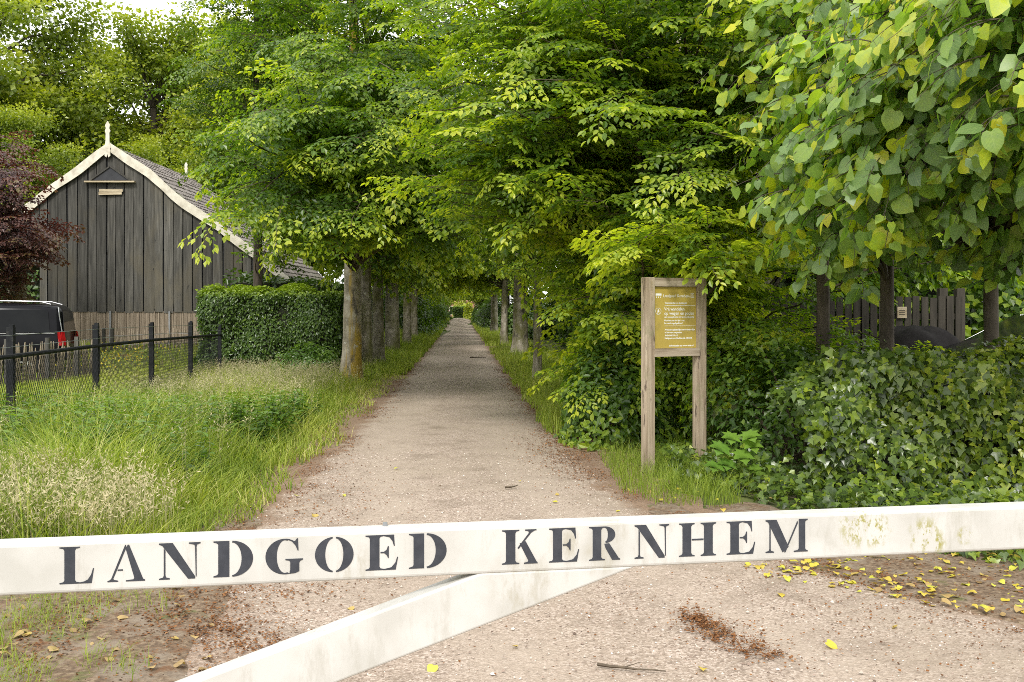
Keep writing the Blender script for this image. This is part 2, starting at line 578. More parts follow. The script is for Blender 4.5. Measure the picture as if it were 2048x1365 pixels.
def hero_leaves(root, tmpl, key, mat, pos, xd, nr, size, tint, count=300, name='leaf'):
    """take the leaves that show largest out of the mass and make each one an object; returns the mask of what is left"""
    ok = in_view(pos)
    score = np.where(ok, size / np.linalg.norm(pos - np.array([0, 0, EYE]), axis=1), -1)
    idx = np.argsort(-score)[:count]
    idx = idx[score[idx] > 0]
    if key not in HERO:
        HERO[key] = []
        rk = np.random.default_rng(len(key))
        for k in range(10):
            W = tmpl[0].copy()                      # every variant cups, curls and twists a little differently
            W[:, 2] = W[:, 2] * rk.uniform(0.4, 1.8) + rk.normal(0, 0.10) * W[:, 0] ** 2 + rk.normal(0, 0.10) * W[:, 1] * W[:, 0] + 0.03 * np.sin(W[:, 1] * 14 + k) * (np.abs(W[:, 1]) > 0.2)
            W[:, 1] *= rk.uniform(0.88, 1.08)
            HERO[key].append(leaf_uv(new_mesh(name, W, [tmpl[1]], [mat], np.full(len(W), (k + 0.5) / 10), True), tmpl[0]))
    base = np.array(root.location)
    xd = norm(xd)
    yd = norm(np.cross(nr, xd))
    zd = np.cross(xd, yd)
    for i in idx:
        o = bpy.data.objects.new(name, HERO[key][int(np.clip(tint[i] * 10, 0, 9))])
        COL.objects.link(o)
        o.parent = root
        s = size[i]
        m = np.eye(4)
        m[:3, 0], m[:3, 1], m[:3, 2], m[:3, 3] = xd[i] * s, yd[i] * s, zd[i] * s, pos[i] - base
        o.matrix_basis = Matrix(m.tolist())
    keep = np.ones(len(pos), bool)
    keep[idx] = False
    return keep


# ------------------------------------------------------------------ beech sprays: flat fans of alternate leaves
def make_spray(L, leaf, spacing, droop, r):
    pos, xd, nr, tn, tw = [], [], [], [], []

    def twig(p0, d, ln, young):
        n = max(2, int(ln / spacing))
        side = 1 if r.random() < 0.5 else -1
        pts = [p0.copy()]
        p, d = p0.copy(), d.copy()
        for i in range(n):
            d = norm(d + np.array([0, 0, -droop * spacing * 3]) + r.normal(0, 0.05, 3) * [1, 1, 0.5])
            p = p + d * spacing
            pts.append(p.copy())
            a = side * r.uniform(0.65, 1.0)
            side = -side
            co, si = math.cos(a), math.sin(a)
            ld = np.array([d[0] * co - d[1] * si, d[0] * si + d[1] * co, d[2] - 0.12 + r.normal(0, 0.14)])
            pos.append(p)
            xd.append(ld)
            nr.append(np.array([r.normal(0, 0.22), r.normal(0, 0.22), 1]))
            tn.append(young * (0.35 + 0.65 * i / n))
        pos.append(p)
        xd.append(d)
        nr.append(np.array([r.normal(0, 0.2), r.normal(0, 0.2), 1]))
        tn.append(young)
        return pts

    main = twig(np.zeros(3), np.array([1.0, 0, 0.05]), L, 1.0)
    tw.append(np.array(main))
    sd = 1
    for i in range(1, len(main) - 1, 2):
        t = i / len(main)
        d = norm(main[i + 1] - main[i])
        a = sd * r.uniform(0.6, 0.95)
        sd = -sd
        co, si = math.cos(a), math.sin(a)
        dd = np.array([d[0] * co - d[1] * si, d[0] * si + d[1] * co, d[2]])
        tw.append(np.array(twig(main[i], dd, L * (0.52 * (1 - t) + 0.12) * r.uniform(0.7, 1.2), 0.75)))
    return dict(pos=np.array(pos), xd=np.array(xd), nr=np.array(nr), tn=np.array(tn), tw=tw, leaf=leaf)


_r = np.random.default_rng(3)
SPRAY_NEAR = [make_spray(_r.uniform(0.5, 0.85), 0.088, 0.046, 0.22, _r) for _ in range(12)]
SPRAY_MID = [make_spray(_r.uniform(0.6, 0.95), 0.105, 0.062, 0.25, _r) for _ in range(12)]
SPRAY_FAR = [make_spray(_r.uniform(0.8, 1.2), 0.17, 0.11, 0.3, _r) for _ in range(10)]


def make_clump(R0, n, leaf, r):
    d = norm(r.normal(0, 1, (n, 3)))
    p = d * (R0 * r.random(n) ** 0.45)[:, None] * [1.15, 1.0, 0.75] + [R0 * 0.5, 0, 0]
    return dict(pos=p, xd=norm(d + r.normal(0, 0.6, (n, 3))), nr=norm(d * 0.6 + [0, 0, 0.9] + r.normal(0, 0.4, (n, 3))), tn=np.clip(0.5 + d[:, 2] * 0.5, 0, 1), tw=[], leaf=leaf)


CLUMP_OAK = [make_clump(_r.uniform(0.7, 1.1), 46, 0.21, _r) for _ in range(10)]
LF_RHOMB = (np.array([(0, 0, 0), (0.48, 0.31, 0.08), (1, 0, -0.06), (0.48, -0.31, 0.08)], float), np.array([[0, 2, 1], [0, 3, 2]]))


def tree_geo(base, trunk_pts, trunk_r, blobs, n_limbs, per_limb, sprays, r, limb_r=0.018, shell=0.45, young=0.25, low=0.35, inner=0.3, up=0.22, twigs=True, zmin=0.8, dark=0.0):
    """limbs run from the trunk to points in the crown blobs and carry sprays along their outer part"""
    trunk_pts = np.asarray(trunk_pts, float)
    tz = trunk_pts[:, 2]
    vol = np.array([(b[1][0] * b[1][1] + b[1][1] * b[1][2] + b[1][0] * b[1][2]) * (b[2] if len(b) > 2 else 1) for b in blobs])
    which = r.choice(len(blobs), n_limbs, p=vol / vol.sum())
    LP, LX, LN, LT, LS = [], [], [], [], []
    wood = MB()
    for k in which:
        c, rad = np.array(blobs[k][0], float), np.array(blobs[k][1], float)
        d = norm(r.normal(0, 1, 3))
        e = c + d * rad * r.uniform(shell, 1.0) ** 0.6
        e[2] = max(e[2], 0.25)
        hd = math.hypot(e[0] - trunk_pts[0, 0], e[1] - trunk_pts[0, 1])
        z0 = np.clip(e[2] - hd * r.uniform(0.15, 0.6), tz[0] + zmin + low * r.random(), tz[-1])
        s0 = np.array([np.interp(z0, tz, trunk_pts[:, i]) for i in range(3)])
        ln = np.linalg.norm(e - s0)
        mid = (s0 + e) / 2 + np.array([0, 0, up * ln]) + r.normal(0, 0.08, 3) * ln
        t = np.linspace(0, 1, 9)[:, None]
        P = (1 - t) ** 2 * s0 + 2 * t * (1 - t) * mid + t * t * e
        P[1:-1] += r.normal(0, 0.012, (7, 3)) * ln
        wood.tube(P, np.linspace(limb_r * (0.5 + 0.3 * ln), 0.004, 9), 5, cap=False)
        n = max(3, int(per_limb * (0.5 + 0.5 * ln / 3)))
        sgn = 1
        for j in range(n):
            tt = inner + (1 - inner) * (j + r.random()) / n
            if j == n - 1:
                tt = 1.0
            a, b = (1 - tt) * s0 + tt * mid, (1 - tt) * mid + tt * e
            p = (1 - tt) * a + tt * b
            tg = norm(b - a)
            ang = sgn * r.uniform(0.45, 1.25) if tt < 0.99 else 0
            sgn = -sgn
            co, si = math.cos(ang), math.sin(ang)
            dx = norm(np.array([tg[0] * co - tg[1] * si, tg[0] * si + tg[1] * co, np.clip(tg[2], -0.5, 0.6) * 0.6 + r.normal(-0.02, 0.22)]))
            outw = norm((p - c) / rad)
            nz = norm(np.array([0, 0, 1.0]) + 0.45 * outw + r.normal(0, 0.22, 3))
            dy = norm(np.cross(nz, dx))
            dz = np.cross(dx, dy)
            B = np.stack([dx, dy, dz])
            sp = sprays[r.integers(len(sprays))]
            sc = r.uniform(0.75, 1.15)
            q = p + sp['pos'] @ B * sc
            LP.append(q)
            LX.append(sp['xd'] @ B)
            LN.append(sp['nr'] @ B)
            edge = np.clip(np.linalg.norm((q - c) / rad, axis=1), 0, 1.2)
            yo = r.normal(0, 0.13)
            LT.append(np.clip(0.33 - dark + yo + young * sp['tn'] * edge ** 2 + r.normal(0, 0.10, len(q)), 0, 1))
            LS.append(sp['leaf'] * sc * r.uniform(0.75, 1.15, len(q)))
            for w in sp['tw'][:1] if twigs else []:
                wp = p + w[::5] @ B * sc
                if len(wp) > 1:
                    wood.tube(wp, np.linspace(0.005, 0.002, len(wp)), 3, cap=False)
    P = np.vstack(LP)
    ok = P[:, 2] > 0.05
    return [x[ok] for x in (P, np.vstack(LX), np.vstack(LN), np.concatenate(LS), np.concatenate(LT))], wood


def trunk_path(x, y, h, r, lean=(0, 0), n=9, wob=0.03):
    z = np.linspace(-0.1, h, n)
    P = np.stack([x + lean[0] * z + np.cumsum(r.normal(0, wob, n)) * 0.5, y + lean[1] * z + np.cumsum(r.normal(0, wob, n)) * 0.5, z + float(gz(x, y))], 1)
    return P


def trunk_mesh(P, r0, r, mat, sides=18, flare=0.55, top=0.35):
    """round trunk with root flare, flutes and knobs"""
    n0 = len(P)
    t = np.linspace(0, 1, 40)
    Q = np.stack([np.interp(t * (n0 - 1), np.arange(n0), P[:, i]) for i in range(3)], 1)
    h = Q[:, 2] - Q[0, 2]
    rad = r0 * (1 - (1 - top) * t ** 0.9) * (1 + flare * np.exp(-h / 0.22))
    a = np.linspace(0, 2 * np.pi, sides, endpoint=False)
    ph = r.uniform(0, 6.28, 4)
    k = 1 + 0.06 * np.sin(3 * a[None] + ph[0] + h[:, None] * 0.5) + 0.04 * np.sin(5 * a[None] + ph[1] - h[:, None] * 0.8) \
        + 0.03 * np.sin(2.1 * h[:, None] + ph[2] + a[None]) + (0.18 * np.exp(-h / 0.25))[:, None] * np.sin(4 * a[None] + ph[3]) + r.normal(0, 0.012, (40, sides))
    V = Q[:, None] + (rad[:, None] * k)[:, :, None] * np.stack([np.cos(a), np.sin(a), a * 0], 1)[None]
    q = [[i * sides + j, i * sides + (j + 1) % sides, (i + 1) * sides + (j + 1) % sides, (i + 1) * sides + j] for i in range(39) for j in range(sides)]
    return new_mesh('trunk', V.reshape(-1, 3), [q], [mat], smooth=True)


def make_tree(name, label, x, y, h, r0, blobs, n_limbs, per_limb, sprays, seed, leafmat, bark, tmpl=LF_BEECH, heroes=0, group=None, cat='tree', wood_mat=None, lean=(0, 0), hero_tmpl=None, hkey=None, n_hi=0, **kw):
    r = np.random.default_rng(seed)
    root = thing(name, label, cat, (x, y, float(gz(x, y))), group)
    P = trunk_path(x, y, h, r, lean)
    part('trunk', trunk_mesh(P, r0, r, bark), root)
    lv, wood = tree_geo((x, y), P, r0, blobs, n_limbs, per_limb, sprays, r, **kw)
    if heroes:
        k = hero_leaves(root, hero_tmpl or tmpl, hkey or name, leafmat, *lv, count=heroes)
        lv = [q[k] for q in lv]
    if n_hi:
        sc = np.where(in_view(lv[0], -100), lv[0][:, 1], lv[0][:, 1] + 50)
        order = np.argsort(sc)
        far = order[n_hi:]
        o = part('inner_crown', leaves_mesh('inner_crown', LF_RHOMB, *[q[far] for q in lv], leafmat), root)
        o['kind'] = 'stuff'
        lv = [q[order[:n_hi]] for q in lv]
    o = part('crown', leaves_mesh('crown', tmpl, *lv[:3], lv[3], lv[4], leafmat), root)
    o['kind'] = 'stuff'
    wood.part('branches', wood_mat or M['twig'], root, smooth=True)
    return root


def copy_tree(src, label, loc, rz=0.0, sc=1.0, group=None):
    """a copy of a thing and its parts (children were placed by offset, so only the root moves)"""
    r = src.copy()
    COL.objects.link(r)
    r.location = loc
    r.rotation_euler = (0, 0, rz)
    r.scale = (sc, sc, sc)
    r['label'] = label
    if group:
        r['group'] = group
    for ch in src.children:
        c = ch.copy()
        COL.objects.link(c)
        c.parent = r
        for g in ch.children:
            d = g.copy()
            COL.objects.link(d)
            d.parent = c
    return r

# ------------------------------------------------------------------ ground and lane
def ground():
    xs = np.unique(np.concatenate([np.linspace(-400, -30, 12), np.arange(-30, 30, 1.0), np.linspace(30, 400, 12)]))
    ys = np.unique(np.concatenate([np.linspace(-150, -6, 8), np.arange(-6, 60, 1.0), np.linspace(60, 600, 40)]))
    X, Y = np.meshgrid(xs, ys)
    Z = gz(X, Y) - 0.012
    V = np.stack([X, Y, Z], -1).reshape(-1, 3)
    w, h = len(xs), len(ys)
    i = (np.arange(h - 1)[:, None] * w + np.arange(w - 1)[None]).ravel()
    o = obj('ground', new_mesh('ground', V, [np.stack([i, i + 1, i + w + 1, i + w], 1)], [M['soil']], smooth=True))
    o['kind'] = 'structure'


ground()


def lane():
    ys = np.concatenate([np.arange(-8, 40, 0.25), np.arange(40, 140, 1.0)])
    l, r = lane_edges(ys)
    rr = np.random.default_rng(5)
    k = np.array([math.sin(y * 1.9) * 0.10 + math.sin(y * 4.3 + 1) * 0.06 for y in ys])
    rows = 25
    u = np.linspace(0, 1, rows)
    L0 = l - 0.55 + k
    R0 = r + 0.55 + k[::-1]
    X = L0[:, None] + (R0 - L0)[:, None] * u[None]
    Y = np.repeat(ys[:, None], rows, 1)
    mid = (l + r)[:, None] / 2
    hw = (r - l)[:, None] / 2
    q = np.abs(X - mid) / hw
    ruts = -0.012 * np.exp(-((np.abs(X - mid) - 0.65) / 0.28) ** 2)
    Z = 0.004 + 0.03 * (1 - np.clip(q, 0, 1.2) ** 2) * (q < 1.2) + ruts + gz(X, Y)
    Z = np.where(q > 1.15, 0.003 + gz(X, Y), Z)
    tint = np.clip((q - 0.62) / 0.55, 0, 1) * 0.75
    track = np.exp(-((np.abs(X - mid + 0.10 * np.sin(Y * 0.6)) - 0.68) / 0.26) ** 2)
    V = np.stack([X, Y, Z], -1).reshape(-1, 3)
    h = len(ys)
    i = (np.arange(h - 1)[:, None] * rows + np.arange(rows - 1)[None]).ravel()
    o = obj('lane', new_mesh('lane', V, [np.stack([i, i + 1, i + rows + 1, i + rows], 1)], [M['gravel']], tint.ravel(), True))
    at = o.data.attributes.new('track', 'FLOAT', 'POINT')
    at.data.foreach_set('value', track.ravel().astype(np.float32))
    o['kind'] = 'structure'


lane()


def lane_z(x, y):
    l, r = lane_edges(y)
    q = np.abs(x - (l + r) / 2) / ((r - l) / 2)
    return 0.004 + 0.03 * (1 - np.clip(q, 0, 1.2) ** 2) * (q < 1.2)

# ------------------------------------------------------------------ the barn
BY = 32.0


def bx(px):
    return (px - HX) * BY / F


def bz(py):
    return EYE - (py - HY) * BY / F


M['plank'] = surf('tarred_plank', [(0.25, (0.026, 0.025, 0.022)), (0.5, (0.072, 0.069, 0.060)), (0.75, (0.145, 0.138, 0.122))], (14, 14, 0.9), detail=8, rough=0.9, bump=0.6, bdist=0.02, dist=0.5, vary=0.55,
                  second=[((0.10, 0.088, 0.062), (1.1, 1.1, 0.5), 0.50, 0.72), ((0.015, 0.015, 0.015), (9, 9, 5), 0.66, 0.70)])
M['cream_paint'] = surf('weathered_cream_paint', [(0.3, (0.42, 0.38, 0.30)), (0.5, (0.62, 0.58, 0.48)), (0.7, (0.72, 0.68, 0.58))], (3, 3, 3), rough=0.7, bump=0.15)
M['tile'] = surf('grey_roof_tile', [(0.3, (0.10, 0.085, 0.075)), (0.5, (0.19, 0.165, 0.15)), (0.72, (0.30, 0.275, 0.25))], (4, 4, 4), rough=0.8, bump=0.3,
                 second=[((0.13, 0.14, 0.07), 0.8, 0.55, 0.68)])
M['dark_inside'] = surf('dark_opening', [(0.3, (0.012, 0.013, 0.016)), (0.7, (0.03, 0.032, 0.038))], (4, 4, 4), rough=0.6, bump=0)
M['pale_wood'] = surf('pale_bare_wood', [(0.3, (0.25, 0.19, 0.11)), (0.7, (0.55, 0.47, 0.33))], (2, 2, 20), rough=0.8)
M['reed'] = surf('reed_screen', [(0.25, (0.10, 0.075, 0.05)), (0.5, (0.25, 0.20, 0.145)), (0.75, (0.42, 0.36, 0.28))], (60, 60, 1.2), detail=4, rough=0.9, bump=0.4)

PROF_R = [(221, 292), (240, 304), (262, 319), (285, 333), (304, 346), (330, 371), (352, 391), (372, 406), (400, 424), (432, 446), (465, 471), (490, 489), (513, 505), (532, 521), (549, 537), (570, 554), (600, 574), (628, 590)]
PROF_L = [(221, 292), (200, 306), (178, 323), (157, 340), (133, 357), (110, 373), (84, 393), (50, 420), (10, 452), (-40, 490), (-90, 525)]
prof = np.array(sorted([(bx(a), bz(b)) for a, b in PROF_R + PROF_L[1:]]))


def roof_z(x):
    return np.interp(x, prof[:, 0], prof[:, 1])


def barn():
    root = thing('barn', 'dark weathered plank barn with cream verge boards and bell-shaped gable roof', 'barn', (bx(221), BY, 0.5))
    r = np.random.default_rng(11)
    # planks, alternately proud and set back, with waney edges
    x = bx(-90)
    k = 0
    while x < bx(624):
        w = 0.31 * r.uniform(0.85, 1.15)
        x1 = x + w
        xm = (x + x1) / 2
        top0, top1 = float(roof_z(x)) - 0.13, float(roof_z(x1)) - 0.13
        bot = bz(625) + r.normal(0, 0.015)
        if xm < bx(84):
            bot = bz(531)
        if min(top0, top1) - bot > 0.1:
            n = 9
            t = np.linspace(0, 1, n)
            wl_ = 0.5 + 0.5 * (xm > bx(470))
            el = x + 0.018 + np.cumsum(r.normal(0, 0.006 * wl_, n)) * (t > 0.02)
            er = x1 - 0.012 + np.cumsum(r.normal(0, 0.006 * wl_, n)) * (t > 0.02)
            left = [(el[i], bot + (top0 - bot) * t[i]) for i in range(n)]
            right = [(er[i], bot + (top1 - bot) * t[i]) for i in range(n)]
            y = BY - (0.016 if k % 2 else 0.0) - r.uniform(0, 0.004)
            m = MB()
            V = []
            for yy in (y - 0.024, y):
                V += [(a, yy, b) for a, b in left] + [(a, yy, b) for a, b in right]
            V = np.array(V)
            Q = []
            for i in range(n - 1):
                Q.append([i, n + i, n + i + 1, i + 1])
                Q.append([2 * n + i, i, i + 1, 2 * n + i + 1])
                Q.append([n + i, 3 * n + i, 3 * n + i + 1, n + i + 1])
            Q.append([2 * n, 3 * n, n, 0])
            Q.append([n - 1, 2 * n - 1, 4 * n - 1, 3 * n - 1])
            m.add(V, [Q])
            m.part('plank', M['plank'], root)
        x = x1
        k += 1
    # dark wall just behind the planks, and the long side walls
    w = MB()
    xs = np.linspace(prof[0, 0] + 0.05, prof[-1, 0] - 0.05, 40)
    poly = [(a, 0.45 if a > bx(84) else bz(520)) for a in xs] + [(a, float(roof_z(a)) - 0.16) for a in xs[::-1]]
    w.prism(poly, (0, BY + 0.035, 0), (1, 0, 0), (0, 0, 1), (0, 1, 0), 0.08)
    w.box((prof[-1, 0] - 0.3, BY + 4.1, 1.2), (0.1, 7.8, 1.6))
    w.prism(poly, (0, BY + 7.4, 0), (1, 0, 0), (0, 0, 1), (0, 1, 0), 0.08)
    w.part('wall', M['dark_inside'], root)
    # reed screen under the boards: separate bundles of stems
    s = MB()
    xx = bx(86)
    while xx < bx(600):
        ww = r.uniform(0.012, 0.03)
        s.box((xx, BY + r.uniform(-0.012, 0.012), (0.42 + bz(623)) / 2), (ww, 0.02, bz(623) - 0.42))
        xx += ww + 0.004
    q = s.part('reed_screen', M['reed'], root)
    q['kind'] = 'stuff'
    for px in (222, 340, 410):
        MB().box((bx(px), BY - 0.05, (0.4 + bz(623)) / 2), (0.05, 0.05, bz(623) - 0.4)).part('screen_post', M['steel'], root)
    # roof: rows of tiles on both slopes
    rf = MB()
    cur = prof
    d = np.concatenate([[0], np.cumsum(np.hypot(*np.diff(cur, axis=0).T))])
    n = int(d[-1] / 0.26)
    ss = np.linspace(0, d[-1], n)
    px_, pz_ = np.interp(ss, d, cur[:, 0]), np.interp(ss, d, cur[:, 1])
    ip = int(np.argmax(pz_))
    for i in range(n - 1):
        a, b = np.array([px_[i], pz_[i]]), np.array([px_[i + 1], pz_[i + 1]])
        nn = np.array([-(b - a)[1], (b - a)[0]])
        nn /= np.linalg.norm(nn)
        lo, hi = (a, b) if i < ip else (b, a)
        lo2, hi2 = lo + nn * 0.045, hi + nn * 0.012
        y0 = BY - 0.12
        while y0 < BY + 7.6:
            j = r.normal(0, 0.006, 2)
            y1 = y0 + 0.225
            ym = y0 + 0.11
            V = [(lo2[0], y0, lo2[1] + j[0]), (lo2[0], ym, lo2[1] + 0.03 + j[0]), (lo2[0], y1, lo2[1] + j[0]), (hi2[0], y0, hi2[1] + j[1]), (hi2[0], ym, hi2[1] + 0.03 + j[1]), (hi2[0], y1, hi2[1] + j[1]),
                 (lo[0], y0, lo[1] - 0.02), (lo[0], y1, lo[1] - 0.02)]
            rf.add(V, [[[0, 1, 4, 3], [1, 2, 5, 4]], [[6, 7, 2, 1, 0]]])
            y0 = y1 + 0.005
    q = rf.part('roof_tiles', M['tile'], root)
    q['kind'] = 'stuff'
    un = MB()
    V = [(a, y, b - 0.03) for y in (BY - 0.1, BY + 7.6) for a, b in prof]
    npf = len(prof)
    un.add(V, [[[i, i + 1, npf + i + 1, npf + i] for i in range(npf - 1)]])
    un.part('roof', M['dark_inside'], root)
    # cream verge boards with a scalloped lower edge
    for side, P in (('r', PROF_R), ('l', PROF_L)):
        P = np.array([(bx(a), bz(b)) for a, b in P])
        dd = np.concatenate([[0], np.cumsum(np.hypot(*np.diff(P, axis=0).T))])
        sN = np.linspace(0, dd[-1], 90)
        C = np.stack([np.interp(sN, dd, P[:, 0]), np.interp(sN, dd, P[:, 1])], 1)
        tg = norm(np.gradient(C, axis=0))
        nn = np.stack([-tg[:, 1], tg[:, 0]], 1) * (1 if side == 'r' else -1)
        wv = 0.175 + 0.045 * np.abs(np.sin(sN / 2.25 * np.pi)) - 0.02
        up_, dn = C + nn * 0.075, C - nn * wv[:, None]
        m = MB()
        V = np.vstack([np.c_[up_[:, 0], np.full(90, BY - 0.15), up_[:, 1]], np.c_[dn[:, 0], np.full(90, BY - 0.15), dn[:, 1]],
                       np.c_[up_[:, 0], np.full(90, BY - 0.10), up_[:, 1]], np.c_[dn[:, 0], np.full(90, BY - 0.10), dn[:, 1]]])
        Q = []
        for i in range(89):
            Q += [[i, i + 1, 91 + i, 90 + i], [180 + i, 181 + i, i + 1, i], [90 + i, 91 + i, 271 + i, 270 + i]]
        m.add(V, [Q])
        m.part('verge_board', M['cream_paint'], root)
    # finials
    for yy, sc, px, py in ((BY - 0.17, 1.0, 219, 300), (BY + 7.5, 0.8, 219, 300)):
        c = (bx(px), yy, bz(py))
        o = np.array([(-.09, -.22), (-.03, -.27), (0, -.16), (.03, -.27), (.09, -.22), (.085, .1), (.06, .25), (.055, .5), (.085, .58), (.05, .66), (.075, .76), (0, .9), (-.075, .76), (-.05, .66), (-.085, .58), (-.055, .5), (-.06, .25), (-.085, .1)]) * sc
        m = MB()
        m.prism(o, c, (1, 0, 0), (0, 0, 1), (0, 1, 0), 0.05)
        m.part('finial', M['cream_paint'], root)
    # triangular owl opening with a sill, and two pale boards under it
    tri = [(183, 362), (223, 334), (263, 362)]
    T = [(bx(a), bz(b)) for a, b in tri]
    MB().prism(T[::-1], (0, BY - 0.10, 0), (1, 0, 0), (0, 0, 1), (0, 1, 0), 0.02).part('owl_opening', M['dark_inside'], root)
    fr = MB()
    for (a, b) in ((T[0], T[1]), (T[1], T[2])):
        a, b = np.array(a), np.array(b)
        mid = (a + b) / 2
        L_ = np.linalg.norm(b - a)
        an = math.atan2(b[1] - a[1], b[0] - a[0])
        ax = np.array([[math.cos(an), 0, math.sin(an)], [0, 1, 0], [-math.sin(an), 0, math.cos(an)]])
        fr.box((mid[0], BY - 0.107 - (0.004 if a is T[0] else 0), mid[1]), (L_, 0.06, 0.045), ax=ax)
    fr.part('opening_frame', M['plank'], root)
    MB().box((bx(223), BY - 0.13, bz(365)), (bx(274) - bx(174), 0.14, 0.05)).part('opening_sill', M['pale_wood'], root)
    for i, (a, b, y_, t_) in enumerate(((201, 248, 382, 0.0), (200, 246, 388, 0.02))):
        MB().box(((bx(a) + bx(b)) / 2, BY - 0.10, bz(y_)), (bx(b) - bx(a), 0.03, 0.085), ax=np.array([[1, 0, t_], [0, 1, 0], [-t_, 0, 1]])).part('pale_board', M['pale_wood'], root)


M['steel'] = surf('galvanised_steel', [(0.3, (0.20, 0.21, 0.22)), (0.7, (0.34, 0.35, 0.36))], (20, 20, 5), rough=0.45, metal=0.6, bump=0)
barn()

# ------------------------------------------------------------------ the white gate with its lettering
GA, GB = np.array([Xp(0, 2.4), 2.4]), np.array([Xp(2048, 2.87), 2.87])
GU = (GB - GA) / np.linalg.norm(GB - GA)
GN = np.array([GU[1], -GU[0]])                    # towards the camera


def gate_sz(px, py):
    """photo pixel -> (s along the beam, z) on the front face"""
    k = (px - HX) / F
    # A + s U = (k*Y, Y)
    s = (k * GA[1] - GA[0]) / (GU[0] - k * GU[1])
    Y = GA[1] + s * GU[1]
    return s, EYE - (py - HY) * Y / F


def gP(s, z, off=0.0):
    """off = metres in front of the beam's front face"""
    p = GA + GU * s + GN * off
    return np.array([p[0], p[1], z])


def gate_paint():
    m, nt, N, L = nodes('white_gate_paint')
    tc = N.new('ShaderNodeTexCoord')
    n1 = N.new('ShaderNodeTexNoise')
    n1.inputs['Scale'].default_value = 7
    n1.inputs['Detail'].default_value = 8
    L.new(tc.outputs['Object'], n1.inputs['Vector'])
    r1 = ramp(N, [(0.35, (0.47, 0.46, 0.43)), (0.6, (0.555, 0.545, 0.52))])
    L.new(n1.outputs['Fac'], r1.inputs[0])
    col = r1.outputs[0]

    def patch(col, spots, c, scale, lo, hi, stretch=(1, 1, 1)):
        n = N.new('ShaderNodeTexNoise')
        n.inputs['Scale'].default_value = scale
        n.inputs['Detail'].default_value = 9
        n.inputs['Roughness'].default_value = 0.75
        mp = N.new('ShaderNodeMapping')
        mp.inputs['Scale'].default_value = stretch
        L.new(tc.outputs['Object'], mp.inputs[0])
        L.new(mp.outputs[0], n.inputs['Vector'])
        r = ramp(N, [(lo, (0, 0, 0)), (hi, (1, 1, 1))])
        L.new(n.outputs['Fac'], r.inputs[0])
        tot = None
        for p, rad in spots:
            d = N.new('ShaderNodeVectorMath')
            d.operation = 'DISTANCE'
            d.inputs[1].default_value = p
            L.new(tc.outputs['Object'], d.inputs[0])
            mr = N.new('ShaderNodeMapRange')
            mr.inputs['From Min'].default_value = rad
            mr.inputs['From Max'].default_value = rad * 0.45
            L.new(d.outputs['Value'], mr.inputs['Value'])
            if tot is None:
                tot = mr.outputs[0]
            else:
                mm = N.new('ShaderNodeMath')
                mm.operation = 'MAXIMUM'
                L.new(tot, mm.inputs[0])
                L.new(mr.outputs[0], mm.inputs[1])
                tot = mm.outputs[0]
        if tot is not None:
            mu = N.new('ShaderNodeMath')
            mu.operation = 'MULTIPLY'
            L.new(tot, mu.inputs[0])
            L.new(r.outputs[0], mu.inputs[1])
            fac = mu.outputs[0]
        else:
            fac = r.outputs[0]
        mx = N.new('ShaderNodeMixRGB')
        mx.inputs[2].default_value = (*c, 1)
        L.new(fac, mx.inputs[0])
        L.new(col, mx.inputs[1])
        return mx.outputs[0]

    def at(px, py, rad):
        s, z = gate_sz(px, py)
        return tuple(gP(s, z)), rad

    col = patch(col, [], (0.33, 0.315, 0.265), 14, 0.52, 0.85, (1, 1, 0.25))
    col = patch(col, [at(1050, 1170, 0.11), at(1200, 1110, 0.07), at(1130, 1090, 0.06), at(700, 1130, 0.07), at(1230, 1060, 0.05)], (0.38, 0.355, 0.29), 26, 0.44, 0.66, (1, 1, 0.4))
    col = patch(col, [at(1715, 1055, 0.065), at(1750, 1060, 0.06), at(1850, 1072, 0.06), at(1870, 1085, 0.04), at(1930, 1072, 0.03)], (0.30, 0.28, 0.08), 42, 0.50, 0.58, (1, 1, 0.6))
    pb = N.new('ShaderNodeBsdfPrincipled')
    pb.inputs['Roughness'].default_value = 0.42
    L.new(col, pb.inputs['Base Color'])
    b = N.new('ShaderNodeBump')
    b.inputs['Strength'].default_value = 0.06
    b.inputs['Distance'].default_value = 0.004
    L.new(n1.outputs['Fac'], b.inputs['Height'])
    L.new(b.outputs[0], pb.inputs['Normal'])
    o = N.new('ShaderNodeOutputMaterial')
    L.new(pb.outputs[0], o.inputs[0])
    return m


M['gate_white'] = gate_paint()
M['letter'] = surf('slate_letter_paint', [(0.3, (0.026, 0.030, 0.040)), (0.7, (0.048, 0.052, 0.064))], (30, 30, 30), rough=0.5, bump=0.05)


def bar(P0, P1, zv, thick, height, bev, name, mat, root):
    """a bar of rectangular section with rounded edges; P0/P1 = centre line ends, zv = direction of height"""
    P0, P1 = np.array(P0, float), np.array(P1, float)
    u = norm(P1 - P0)
    zv = norm(np.array(zv) - u * np.dot(zv, u))
    w = np.cross(zv, u)
    sec = []
    for cx, cz, a0 in ((thick / 2 - bev, height / 2 - bev, 0), (-thick / 2 + bev, height / 2 - bev, 90), (-thick / 2 + bev, -height / 2 + bev, 180), (thick / 2 - bev, -height / 2 + bev, 270)):
        for a in (0, 30, 60, 90):
            sec.append((cx + bev * math.cos(R(a0 + a)), cz + bev * math.sin(R(a0 + a))))
    sec = np.array(sec)
    n = len(sec)
    V = np.vstack([P + sec[:, :1] * w + sec[:, 1:] * zv for P in (P0, P1)])
    m = MB().add(V, [[[i, (i + 1) % n, n + (i + 1) % n, n + i] for i in range(n)], ])
    m.add(V, [[list(range(n))[::-1]], [[n + i for i in range(n)]]])
    return m.part(name, mat, root)


